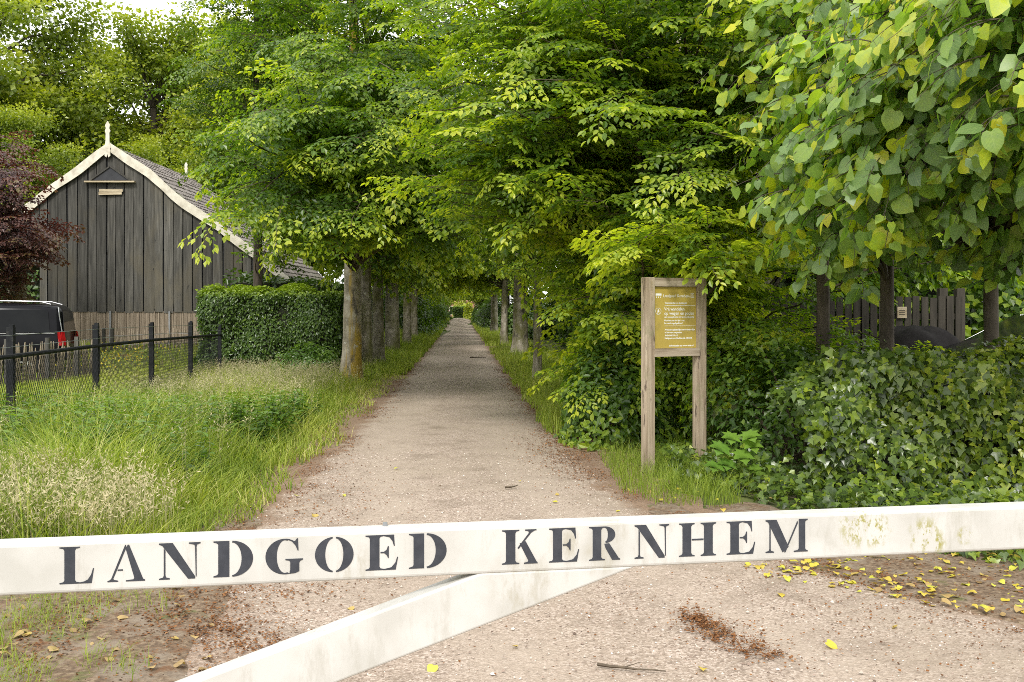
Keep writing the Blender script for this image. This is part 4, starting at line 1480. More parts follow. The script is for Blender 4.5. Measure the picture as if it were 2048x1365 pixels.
def paling(P0, P1, h, step, label, posts, seed):
    r = np.random.default_rng(seed)
    P0, P1 = np.array(P0, float), np.array(P1, float)
    L_ = np.linalg.norm(P1 - P0)
    u = (P1 - P0) / L_
    root = thing('paling_fence', label, 'fence', (P0[0], P0[1], float(gz(*P0))))
    rz = math.atan2(u[1], u[0])
    meshes = []
    for v in range(6):
        hh = h * r.uniform(0.92, 1.1)
        w0 = r.uniform(0.028, 0.045)
        b = r.normal(0, 0.012, 4)
        m = MB().tube([(0, 0, -0.05), (b[0], b[1], hh * 0.4), (b[2], b[3], hh * 0.8), (b[2] * 1.3, b[3], hh)], [w0 * 0.6, w0 * 0.58, w0 * 0.5, w0 * 0.22], 5)
        meshes.append(m.mesh('stake', [M['stake']]))
    s = 0
    while s < L_:
        p = P0 + u * s
        o = obj('stake', meshes[r.integers(6)], root)
        o.location = (p[0] - P0[0], p[1] - P0[1], float(gz(*p)) - float(gz(*P0)))
        o.rotation_euler = (r.normal(0, 0.03), r.normal(0, 0.05), rz + r.uniform(-0.4, 0.4))
        s += step * r.uniform(0.8, 1.25)
    n = np.array([u[1], -u[0]])
    for hz in (0.25, 0.75):
        pts = [(*(P0 + u * t * L_ + n * 0.03), float(gz(*(P0 + u * t * L_))) + h * hz) for t in np.linspace(0, 1, 8)]
        MB().tube(pts, 0.004, 4).part('wire', M['steel'], root)
    for t in posts:
        p = P0 + u * t * L_ + n * 0.07
        z = float(gz(*p))
        MB().box((p[0], p[1], z + h * 0.55), (0.08, 0.08, h * 1.25)).part('post', M['plank'], root)


paling((Xp(-90, 19.5), 19.5), (Xp(198, 23.5), 23.5), 0.84, 0.052, 'leaning chestnut paling fence running in front of the black people carrier', (0.3, 0.58, 0.8, 0.97), 31)
paling((Xp(196, 29.2), 29.2), (Xp(425, 30.2), 30.2), 0.56, 0.105, 'low pale paling fence in front of the reed screen of the barn', (0.05, 0.12), 32)


def slat_fence():
    r = np.random.default_rng(41)
    Y0 = 15.0
    x0, x1 = Xp(1530, Y0), Xp(1925, Y0)
    root = thing('slat_fence', 'dark upright slat fence in the shade under the limes', 'fence', (x0, Y0, 0))
    x = x0
    while x < x1:
        w = 0.10
        MB().box((x, Y0 + r.normal(0, 0.006), 0.92), (w, 0.022, 1.75 + r.normal(0, 0.02))).part('slat', M['dark_slat'], root)
        x += w + (0.045 if x < Xp(1640, Y0) else 0.028)
    for z in (0.35, 1.5):
        MB().box(((x0 + x1) / 2, Y0 + 0.06, z), (x1 - x0, 0.05, 0.09)).part('rail', M['dark_slat'], root)
    for xx in (x0, (x0 + x1) / 2, Xp(1890, Y0), x1):
        MB().box((xx, Y0 + 0.10, 0.95), (0.12, 0.12, 1.95)).part('post', M['dark_slat'], root)
    nb = thing('notice', 'small pale square notice fixed to the dark slat fence', 'notice', (Xp(1805, 14.93), 14.93, 1.5))
    MB().box((Xp(1805, 14.93), 14.95, 1.56), (0.14, 0.012, 0.17)).part('plate', M['pale_wood'], nb)
    for z in (1.53, 1.56, 1.59):
        MB().box((Xp(1805, 14.93), 14.9425, z), (0.09, 0.002, 0.008)).part('print_line', M['dark_slat'], nb)


slat_fence()


def stand_in_heap():  # invented heap standing in for a dark shape of unknown kind
    r = np.random.default_rng(44)
    c = np.array([Xp(1840, 13.7), 13.8, 0])
    m = MB()
    n, k = 28, 12
    V = []
    for i in range(k):
        f = i / (k - 1)
        for j in range(n):
            a = 2 * math.pi * j / n
            rr = (1.05 + 0.10 * math.sin(3 * a + 1) + 0.06 * math.sin(7 * a)) * (math.cos(f * 1.45)) ** 0.75
            V.append((c[0] + rr * math.cos(a) * 0.85, c[1] + rr * math.sin(a) * 0.7, 1.36 * math.sin(f * 1.5) + 0.03 * math.sin(5 * a + 6 * f)))
    Q = [[i * n + j, i * n + (j + 1) % n, (i + 1) * n + (j + 1) % n, (i + 1) * n + j] for i in range(k - 1) for j in range(n)]
    m.add(V, [Q, [[(k - 1) * n + j for j in range(n)]]])
    o = obj('stand_in_heap', m.mesh('stand_in_heap', [M['heap_dark']], True))
    tag(o, 'dark rounded heap made up for an unidentified shape in front of the slat fence', 'heap')


M['heap_dark'] = surf('heap_black', [(0.3, (0.010, 0.009, 0.009)), (0.7, (0.022, 0.020, 0.020))], (5, 5, 5), spec=0.08, rough=0.8, bump=0.4, bdist=0.03)
stand_in_heap()

# ------------------------------------------------------------------ hedges
def hedge(name, label, lo, hi, n, mat, tmpl, size, seed, heroes=0, hkey=None, lump=0.10, tip_down=0.5, lit_top=0.45, cat='hedge', group=None, base_t=0.25, hero_name='leaf'):
    """leaves over the surface of a clipped block, with a dark twiggy inside"""
    r = np.random.default_rng(seed)
    lo, hi = np.array(lo, float), np.array(hi, float)
    d = hi - lo
    c = (lo + hi) / 2
    root = thing(name, label, cat, (c[0], c[1], lo[2]), group)
    faces = [(0, -1, d[1] * d[2]), (0, 1, d[1] * d[2]), (1, -1, d[0] * d[2]), (1, 1, d[0] * d[2] * 0.35), (2, 1, d[0] * d[1])]
    w = np.array([f[2] for f in faces])
    pick = r.choice(5, n, p=w / w.sum())
    P = lo + r.random((n, 3)) * d
    Nn = np.zeros((n, 3))
    for i, (ax, sg, _) in enumerate(faces):
        s_ = pick == i
        P[s_, ax] = hi[ax] if sg > 0 else lo[ax]
        Nn[s_, ax] = sg
    l = lump * (np.sin(P[:, 0] * 3.1 + P[:, 2] * 2.3 + seed) + np.sin(P[:, 2] * 4.7 - P[:, 0] * 1.7) + np.sin(P[:, 1] * 3.7 + P[:, 0] * 5.3)) / 1.6
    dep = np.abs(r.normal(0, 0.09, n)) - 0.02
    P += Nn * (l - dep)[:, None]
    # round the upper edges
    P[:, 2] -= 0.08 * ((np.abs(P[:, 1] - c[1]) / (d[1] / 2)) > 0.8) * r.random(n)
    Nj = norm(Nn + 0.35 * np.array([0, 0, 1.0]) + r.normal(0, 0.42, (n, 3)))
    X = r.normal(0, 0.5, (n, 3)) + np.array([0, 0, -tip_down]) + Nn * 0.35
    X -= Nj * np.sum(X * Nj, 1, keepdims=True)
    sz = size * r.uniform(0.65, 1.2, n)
    tn = np.clip(base_t + r.normal(0, 0.14, n) + lit_top * sstep(hi[2] - 0.25, hi[2] + 0.05, P[:, 2]) - 0.15 * (dep > 0.1), 0, 1)  # upper leaves tinted lighter for the lit hedge top, deep ones darker
    lv = [P, X, Nj, sz, tn]
    if heroes:
        k = hero_leaves(root, tmpl, hkey, mat, *lv, count=heroes, name=hero_name)
        lv = [q[k] for q in lv]
    o = part('foliage', leaves_mesh('foliage', tmpl, *lv, mat), root)
    o['kind'] = 'stuff'
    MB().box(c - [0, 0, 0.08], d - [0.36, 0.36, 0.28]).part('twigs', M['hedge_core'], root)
    return root


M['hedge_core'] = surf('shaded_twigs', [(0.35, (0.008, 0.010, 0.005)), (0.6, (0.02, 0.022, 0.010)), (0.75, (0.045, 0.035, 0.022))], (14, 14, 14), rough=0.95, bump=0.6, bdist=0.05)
hedge('hedge', 'dense clipped hornbeam hedge with a bright top beside the wire fence', (-7.75, 24.4, 0), (-4.25, 26.0, 2.08), 26000, M['hedge'], LF_RHOMB, 0.085, 51, lit_top=0.6, lump=0.14, base_t=0.3)
hedge('hedge', 'long shaded hedge behind the avenue trunks next to the barn', (-8.2, 28.5, 0), (-6.3, 50, 2.6), 12000, M['hedge'], LF_CLUMP, 0.16, 52, lit_top=0.1, base_t=0.15)
hedge('hedge', 'long shaded hedge behind the avenue trunks on the notice board side', (2.2, 25, 0), (4.2, 60, 3.4), 14000, M['hedge'], LF_CLUMP, 0.18, 54, lit_top=0.15, base_t=0.2)
hedge('hedge', 'tall dark hedge behind the barn and the copper beech', (-34, 41, 0.4), (-9, 43.5, 4.2), 9000, M['hedge'], LF_CLUMP, 0.26, 55, lit_top=0.2, base_t=0.2)
hedge('hedge', 'tall dark hedge behind the slat fence and the parked car', (5.0, 21.5, 0), (19, 24, 4.6), 11000, M['hedge'], LF_CLUMP, 0.2, 56, lit_top=0.2, base_t=0.15)
hedge('hedge', 'small square clipped hedge closing the far end of the lane', (Xp(908, 132), 131, -0.2), (Xp(931, 132), 133.5, 2.0), 3000, M['hedge'], LF_CLUMP, 0.22, 53, lit_top=0.5, base_t=0.4)

# the ivy bank: a hedge smothered in ivy, with ivy running out over the ground
def ivy():
    r = np.random.default_rng(61)
    root = thing('ivy_hedge', 'glossy ivy smothering the low bank beneath the lime trees', 'hedge', (4.2, 8.6, 0))
    n = 14000
    s = r.random(n)
    X = 2.45 + s * 4.3
    t = r.random(n)                                  # 0 = foot, 1 = back of the top
    front = 8.35 - 0.30 * (X - 2.5) * 0.55           # the face comes nearer towards the right
    prof_y = np.interp(t, [0, 0.12, 0.62, 0.72, 1.0], [-0.35, -0.05, 0.12, 0.35, 1.15])
    prof_z = np.interp(t, [0, 0.12, 0.62, 0.72, 1.0], [0.02, 0.12, 1.08, 1.20, 1.22])
    lump = 0.095 * (np.sin(X * 4.1 + t * 9) + np.sin(X * 7.3 - t * 13) + np.sin(X * 2.1 + t * 5))
    endf = sstep(2.45, 3.0, X)
    P = np.stack([X, front + prof_y * 1.0 - lump, prof_z * (0.72 + 0.28 * endf) + lump * 0.5], 1)
    nz = np.interp(t, [0, 0.12, 0.62, 0.72, 1.0], [0.8, 0.25, 0.25, 0.8, 1.0])
    Nn = norm(np.stack([-0.12 + 0 * X, -np.sqrt(1 - nz ** 2 * 0.95), nz], 1))
    # stray shoots standing off the top
    ns = 700
    sx = r.uniform(2.7, 6.6, ns)
    sh = np.floor(sx * 9) * 7.13
    ph = np.sin(sh) * 0.5 + 0.5
    P = np.vstack([P, np.stack([sx, 8.35 - 0.165 * (sx - 2.5) + 0.15 + 0.5 * r.random(ns) * ph, 1.12 + 0.14 * r.random(ns) * ph], 1)])
    Nn = np.vstack([Nn, norm(np.stack([r.normal(0, 0.3, ns), -0.8 + 0 * sx, 0.5 + 0 * sx], 1))])
    # carpet on the ground
    m = 5200
    gx = r.uniform(1.55, 6.0, m)
    gy0 = np.interp(gx, [1.5, 1.9, 2.3, 2.7, 3.2, 6], [9.6, 8.6, 7.7, 6.5, 5.9, 5.2])
    gy1 = np.interp(gx, [1.5, 2.2, 2.6, 6], [10.4, 10.6, 8.6, 7.6])
    gy = gy0 + (gy1 - gy0) * r.random(m)
    edge = sstep(0, 0.5, gy - gy0)
    G = np.stack([gx, gy, 0.03 + (0.05 + 0.15 * edge) * r.random(m) ** 0.7], 1)
    P = np.vstack([P, G])
    Nn = np.vstack([Nn, norm(np.stack([r.normal(0, 0.2, m), -0.45 + r.normal(0, 0.2, m), np.ones(m)], 1))])
    N_ = len(P)
    dep = np.abs(r.normal(0, 0.095, N_)) - 0.03
    P = P - Nn * dep[:, None]
    P[:, 2] = np.maximum(P[:, 2], 0.03)
    Nj = norm(Nn + r.normal(0, 0.42, (N_, 3)))
    Xd = r.normal(0, 0.45, (N_, 3)) + np.array([0, -0.25, -0.8])
    Xd -= Nj * np.sum(Xd * Nj, 1, keepdims=True)
    sz = 0.066 * r.uniform(0.55, 1.35, N_)
    tn = np.clip(0.30 + r.normal(0, 0.23, N_) + 0.45 * sstep(2.6, 4.2, P[:, 0]) * r.random(N_), 0, 1)
    lv = [P, Xd, Nj, sz, tn]
    k = hero_leaves(root, LF_IVY, 'ivy', M['ivy'], *lv, count=300)
    lv = [q[k] for q in lv]
    o = part('foliage', leaves_mesh('foliage', LF_IVY_LO, *lv, M['ivy']), root)
    o['kind'] = 'stuff'
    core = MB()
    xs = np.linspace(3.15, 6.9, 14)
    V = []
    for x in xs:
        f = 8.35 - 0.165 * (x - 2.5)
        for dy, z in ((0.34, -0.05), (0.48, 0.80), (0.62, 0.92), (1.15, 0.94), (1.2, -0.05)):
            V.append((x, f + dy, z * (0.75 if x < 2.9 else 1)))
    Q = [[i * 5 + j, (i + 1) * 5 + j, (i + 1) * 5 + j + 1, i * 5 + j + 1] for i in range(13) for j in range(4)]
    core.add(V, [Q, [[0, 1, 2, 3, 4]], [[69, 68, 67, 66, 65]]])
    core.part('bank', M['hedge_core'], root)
    tw = MB()
    for i in range(60):
        a = r.uniform(1.8, 5.5)
        y = float(np.interp(a, [1.5, 1.9, 2.3, 2.7, 3.2, 6], [9.6, 8.6, 7.7, 6.5, 5.9, 5.2])) + r.uniform(0.0, 1.2)
        p = np.array([a, y, 0.03])
        pts = [p]
        dr = r.normal(0, 1, 2)
        for _ in range(5):
            dr = dr + r.normal(0, 0.5, 2)
            p = p + np.array([*(dr / np.linalg.norm(dr) * 0.08), r.normal(0, 0.01)])
            p[2] = max(p[2], 0.02)
            pts.append(p)
        tw.tube(pts, 0.0025, 3, cap=False)
    tw.part('stems', M['twig'], root)


ivy()

# ------------------------------------------------------------------ beeches near the lane
make_tree('beech_tree', 'big beech whose leafy sprays hang over the notice board down to the ground', 2.35, 14.2, 7.2, 0.20,
          [((2.1, 12.3, 1.2), (1.35, 1.3, 1.05), 2.6), ((1.75, 13.6, 1.3), (1.1, 1.5, 1.2), 1.8), ((3.5, 11.9, 1.2), (1.2, 1.2, 1.1), 1.6), ((1.9, 12.0, 3.3), (2.2, 2.0, 1.4), 1.7), ((0.55, 12.2, 3.9), (1.6, 2.0, 1.35), 1.6),
           ((2.0, 12.8, 5.4), (3.4, 2.8, 1.6), 1.2), ((3.9, 12.4, 3.4), (1.8, 1.8, 1.6), 1.0), ((1.55, 11.0, 2.72), (1.2, 0.9, 0.5), 1.6), ((1.15, 12.5, 1.55), (0.85, 1.3, 1.15), 2.4), ((1.75, 9.75, 2.22), (0.7, 0.3, 0.2), 9.0), ((-0.4, 13.6, 4.9), (1.7, 2.2, 1.5), 1.5), ((-0.2, 12.2, 3.3), (1.1, 1.6, 0.85), 2.0), ((2.2, 11.4, 5.0), (2.2, 1.6, 1.3), 1.2), ((0.15, 14.6, 3.15), (0.95, 1.5, 0.85), 2.2), ((0.9, 13.6, 2.4), (0.8, 1.2, 0.8), 2.0)],
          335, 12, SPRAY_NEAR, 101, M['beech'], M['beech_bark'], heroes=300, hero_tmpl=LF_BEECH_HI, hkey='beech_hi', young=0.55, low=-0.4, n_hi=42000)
make_tree('beech_tree', 'first avenue beech after the clipped hedge, orange lichen streak down its trunk', Xp(701, 22), 22, 9.0, 0.23,
          [((-3.3, 16.6, 3.9), (1.9, 2.6, 1.45), 2.2), ((-3.2, 20.5, 6.6), (3.6, 3.4, 3.0), 1.2), ((-2.1, 17.4, 5.0), (2.1, 2.6, 1.5), 1.6), ((-3.9, 20.0, 4.6), (1.5, 2.0, 1.3), 1.0), ((-1.5, 17.5, 3.5), (1.5, 2.2, 1.0), 1.9), ((-1.6, 18.5, 6.4), (2.2, 2.4, 1.8), 1.2)],
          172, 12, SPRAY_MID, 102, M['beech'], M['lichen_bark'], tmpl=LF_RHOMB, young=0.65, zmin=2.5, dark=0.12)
make_tree('hornbeam_tree', 'dark full hornbeam rising between the barn roof and the lane', -7.0, 27.4, 11, 0.15,
          [((-7.0, 27.0, 8.0), (2.3, 2.5, 4.0)), ((-5.8, 27.0, 9.0), (2.6, 2.5, 3.0)), ((-6.2, 27.2, 4.8), (1.7, 2.0, 2.2))],
          130, 10, SPRAY_MID, 103, M['hedge'], M['oak_bark'], tmpl=LF_RHOMB, young=0.3, twigs=False)
make_tree('beech_tree', 'tall shaded beech behind the notice board beech, over the slat fence', 4.6, 18.5, 10, 0.26,
          [((4.6, 18, 6.4), (4.2, 3.4, 3.6)), ((3.4, 17.4, 2.4), (2.6, 1.6, 1.9), 1.6), ((7.6, 18.6, 5.0), (3.2, 2.4, 3.4), 1.2), ((1.6, 19.0, 4.6), (2.2, 2.4, 2.6), 1.0)],
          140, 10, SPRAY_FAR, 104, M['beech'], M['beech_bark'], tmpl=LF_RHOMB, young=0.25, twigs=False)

# ------------------------------------------------------------------ avenue: two rows of beeches, the farther ones copies of two kinds
AV = []
for kx_, (x, y, r0, lab, sd) in enumerate(((Xp(732, 26.5), 26.5, 0.19, 'slim avenue beech, second in the row after the clipped hedge', 111), (Xp(1041, 35), 35, 0.29, 'thick grey avenue beech on the notice board side of the lane', 112))):
    t = make_tree('beech_tree', lab, x, y, 9.5, r0, [((x + (-1.1 if x < -1 else 1.1), y, 6.3), (2.7, 3.0, 3.2)), ((x + (0.3 if x < -1 else -0.3), y, 3.7), (2.2, 2.4, 0.95), 1.2)], 90, 9, SPRAY_FAR, sd, M['beech'], M['beech_bark'], tmpl=LF_RHOMB, young=0.4, twigs=False, zmin=2.5, dark=0.08)
    t['group'] = 'beech avenue'
    AV.append(t)
t = make_tree('beech_tree', 'avenue beech stretching low boughs across the lane, third after the clipped hedge', Xp(754, 28.5), 28.5, 9.5, 0.18, [((Xp(754, 28.5) - 0.6, 28.5, 6.3), (2.8, 3.0, 3.2)), ((Xp(754, 28.5) + 1.6, 28.5, 4.1), (1.9, 2.3, 1.1), 2.2), ((Xp(754, 28.5) - 0.2, 28.5, 3.3), (1.5, 1.8, 0.6), 1.2)], 105, 9, SPRAY_FAR, 113, M['beech'], M['beech_bark'], tmpl=LF_RHOMB, young=0.4, twigs=False, zmin=2.4)
t['group'] = 'beech avenue'
AV.append(t)
AVROW = [('L', 786, 36), ('L', 812, 43), ('L', 827, 50), ('R', 1075, 22.5), ('R', 1010, 45), ('R', 989, 68)]
ORD = {1: 'third', 2: 'fourth', 3: 'fifth', 4: 'sixth'}
nL = 3
for side, px, y in AVROW:
    src = (AV[2] if y in (43, 50) else AV[0]) if side == 'L' else (AV[2] if y == 45 else AV[1])
    if side == 'L':
        nL += 1
        lab = 'avenue beech, %s in the row after the clipped hedge' % {3: 'third', 4: 'fourth', 5: 'fifth', 6: 'sixth'}[nL]
    else:
        lab = {22.5: 'thin dark-stemmed beech half hidden behind the leaves next to the lane', 45: 'forked-looking avenue beech beyond the thick grey one', 68: 'pale leaning avenue beech at the grassy bend of the verge'}[y]
    c = copy_tree(src, lab, (Xp(px, y), y, 0), (math.pi if (side == 'R' and src is AV[2]) else 0) + rng.uniform(-0.3, 0.3) if y < 60 else rng.uniform(-0.6, 0.6), 0.97, 'beech avenue')
    s_ = {754: 0.95, 786: 1.5, 812: 1.15, 827: 1.0, 1075: 0.36, 1010: 0.95, 989: 0.95}[px]
    for ch in c.children:
        if ch.name.startswith('trunk'):
            # thicker or thinner trunk about its own foot
            ch.scale = (s_, s_, 1)
            ch.location = (ch.location[0] * s_, ch.location[1] * s_, ch.location[2])
for i, y in enumerate(np.arange(57, 128, 7.0)):
    for side in (-1, 1):
        ov = (i + (side > 0)) % 2 == 0
        if side == 1 and 62 < y < 74:
            continue
        copy_tree(AV[2] if ov else AV[int(side > 0)], 'distant avenue beech deep in the leafy tunnel', (float(lane_c(y)) + side * 2.6, y, 0), (math.pi if ov and side > 0 else 0) + rng.uniform(-0.4, 0.4), rng.uniform(0.9, 1.1), 'distant avenue beeches')

# dark bushes filling between the far trunks
def bush(name, label, c, rad, n, size, seed, mat, group=None, young=0.2, base=0.2, tmpl=LF_CLUMP, cat='bush'):
    r = np.random.default_rng(seed)
    root = thing(name, label, cat, (c[0], c[1], 0), group)
    d = norm(r.normal(0, 1, (n, 3)))
    d[:, 2] = np.abs(d[:, 2]) * 1.0 - 0.15
    k = 1 + 0.14 * np.sin(5 * d[:, 0] + 4 * d[:, 1] + seed) + 0.12 * np.sin(7 * d[:, 2] - 5 * d[:, 0])
    rr = k * (0.62 + 0.38 * r.random(n) ** 0.5)
    P = np.array([c[0], c[1], 0.15]) + d * np.array(rad) * rr[:, None]
    P[:, 2] = np.maximum(P[:, 2], 0.06)
    Nj = norm(d + np.array([0, 0, 0.4]) + r.normal(0, 0.4, (n, 3)))
    X = r.normal(0, 0.6, (n, 3)) + np.array([0, 0, -0.35])
    X -= Nj * np.sum(X * Nj, 1, keepdims=True)
    o = part('foliage', leaves_mesh('foliage', tmpl, P, X, Nj, size * r.uniform(0.6, 1.25, n), np.clip(base + young * (rr > 0.95) + r.normal(0, 0.12, n), 0, 1), mat), root)
    o['kind'] = 'stuff'
    st = MB()
    for i in range(14):
        e = np.array([c[0], c[1], 0.1]) + norm(r.normal(0, 1, 3) * [1, 1, 0.6] + [0, 0, 0.7]) * np.array(rad) * 0.8
        b = np.array([c[0] + r.normal(0, 0.1), c[1] + r.normal(0, 0.1), -0.03])
        st.tube([b, (b + e) / 2 + [0, 0, 0.12], e], [0.022, 0.014, 0.005], 5, cap=False)
    st.part('stems', M['twig'], root)
    return root


b0 = bush('bush', 'dark evergreen bush between the far avenue trunks', (float(lane_c(60)) - 3.2, 60), (1.6, 3.2, 3.0), 5200, 0.20, 121, M['hedge'], 'dark bushes along the lane')
for i, (y, off) in enumerate(((54, -3.6), (68, -3.1), (76, -3.0), (85, -2.9), (94, -2.9), (104, -2.7), (114, -2.6), (56, 3.9), (80, 2.9), (88, 2.8), (97, 2.8), (106, 2.6), (115, 2.5))):
    copy_tree(b0, 'dark evergreen bush between the far avenue trunks', (float(lane_c(y)) + off, y, 0), rng.uniform(-0.3, 0.3), rng.uniform(0.85, 1.1), 'dark bushes along the lane')
bush('bush', 'bright yellow-green shrub beside the square hedge at the lane end', (Xp(941, 128), 128), (1.1, 1.3, 2.4), 2600, 0.22, 122, M['oak'], young=0.4, base=0.75)
bush('bush', 'light green shrub overtopping the square hedge at the lane end', (Xp(926, 137), 137), (1.6, 1.5, 3.3), 3000, 0.24, 123, M['oak'], young=0.3, base=0.6)
bush('bush', 'shaded leafy undergrowth between the notice board and the ivy', (3.0, 10.6), (1.2, 1.1, 1.5), 5200, 0.085, 124, M['beech'], young=0.2, base=0.2, tmpl=LF_RHOMB)
bush('bush', 'leafy beech thicket between the lane edge and the notice board', (1.35, 12.5), (0.85, 1.3, 1.55), 6500, 0.085, 128, M['beech'], young=0.3, base=0.22, tmpl=LF_BEECH)
bush('bush', 'shaded leafy undergrowth at the foot of the slat fence', (4.4, 13.2), (1.3, 1.0, 0.95), 3600, 0.09, 125, M['beech'], young=0.15, base=0.2, tmpl=LF_RHOMB)
bush('bush', 'leafy undergrowth behind the slat fence', (9.6, 19.5), (3.8, 1.6, 4.0), 8000, 0.16, 126, M['beech'], young=0.3, base=0.3)
bush('bush', 'low leafy shoots hugging the foot of the first avenue beech', (-4.6, 22.6), (0.9, 0.7, 0.8), 2600, 0.07, 127, M['nettle'], young=0.3, base=0.35, tmpl=LF_BEECH)


def house():
    root = thing('house', 'red-roofed house just showing beyond the end of the lane', 'house', (-9.6, 165, 0))
    MB().box((-9.6, 165, 1.4), (9, 7, 2.9)).part('wall', M['brick'], root)
    m = MB()
    m.add([(-14.3, 161.2, 2.8), (-4.9, 161.2, 2.8), (-4.9, 165, 5.0), (-14.3, 165, 5.0), (-14.3, 168.8, 2.8), (-4.9, 168.8, 2.8)], [[[0, 1, 2, 3], [3, 2, 5, 4]], [[0, 3, 4], [1, 5, 2]]])
    m.part('roof', M['red_tile'], root)
    for x in (-12, -9.6, -7.2):
        w = MB().box((x, 161.47, 1.5), (1.2, 0.06, 1.4)).part('window', M['cream_paint'], root)
        MB().box((x, 161.43, 1.5), (1.0, 0.03, 1.2)).part('pane', M['tinted_glass'], w)


M['brick'] = surf('house_brick', [(0.3, (0.20, 0.10, 0.07)), (0.7, (0.34, 0.18, 0.12))], (6, 6, 14), rough=0.9)
M['red_tile'] = surf('red_roof_tile', [(0.3, (0.24, 0.10, 0.08)), (0.7, (0.40, 0.20, 0.16))], (5, 5, 5), rough=0.8)
house()

# ------------------------------------------------------------------ trees behind the barn
OK1 = make_tree('oak_tree', 'spreading oak with dark limbs rising behind the barn ridge', -19.5, 54, 12, 0.42,
                [((-19.5, 54, 12.4), (6.2, 5.5, 5.0)), ((-22.5, 53, 8.5), (4.0, 4.0, 3.0)), ((-16.0, 53, 8.8), (4.2, 4.0, 3.2))], 110, 13, CLUMP_OAK, 131, M['oak'], M['oak_bark'], tmpl=LF_CLUMP2, limb_r=0.035, young=0.6, inner=0.4, twigs=False, wood_mat=M['oak_bark'])
OK2 = make_tree('oak_tree', 'light green oak filling the gap between the barn and the hornbeam', -11.5, 50, 10, 0.35,
                [((-11.5, 50, 9.5), (5.0, 4.5, 5.2)), ((-13.5, 49, 6.0), (4.0, 3.0, 2.6))], 95, 12, CLUMP_OAK, 132, M['oak'], M['oak_bark'], tmpl=LF_CLUMP2, limb_r=0.03, young=0.55, inner=0.4, twigs=False, wood_mat=M['oak_bark'])
for src, lab, loc, rz_, sc in ((OK1, 'yellow-green oak towering at the side of the copper beech', (-26.5, 49, 0.5), 1.0, 1.2), (OK2, 'oak standing far behind the barn roof', (-15.5, 62, 0), 2.0, 1.45), (OK1, 'oak behind the copper beech and the black people carrier', (-22.5, 44, 0.5), 2.6, 0.62), (OK2, 'low oak just above the barn ridge', (-16.5, 46, 0.5), 3.4, 0.62),
                               (OK2, 'low oak beside the far end of the barn roof', (-12.2, 44.5, 0.5), 5.0, 0.66), (OK1, 'oak seen over the avenue behind the hornbeam', (-6.0, 60, 0), 4.2, 1.0), (OK2, 'oak beyond the slat fence and the parked car', (12.5, 34, 0), 0.6, 1.1), (OK1, 'oak behind the shaded beech on the car side of the lane', (6.5, 42, 0), 3.0, 1.1), (OK2, 'oak whose crown closes the view behind the lime trees', (17.5, 30, 0), 2.2, 1.0)):
    copy_tree(src, lab, loc, rz_, sc, None)

make_tree('copper_beech', 'purple-leaved copper beech with a thick pale trunk beside the barn', Xp(37, 29), 29, 5.0, 0.34,
          [((-13.75, 26.8, 4.4), (1.6, 2.0, 1.9)), ((-14.3, 27.2, 3.4), (1.6, 2.0, 1.3))], 62, 10, SPRAY_MID, 133, M['purple'], M['beech_bark'], tmpl=LF_RHOMB, young=0.6, twigs=False)

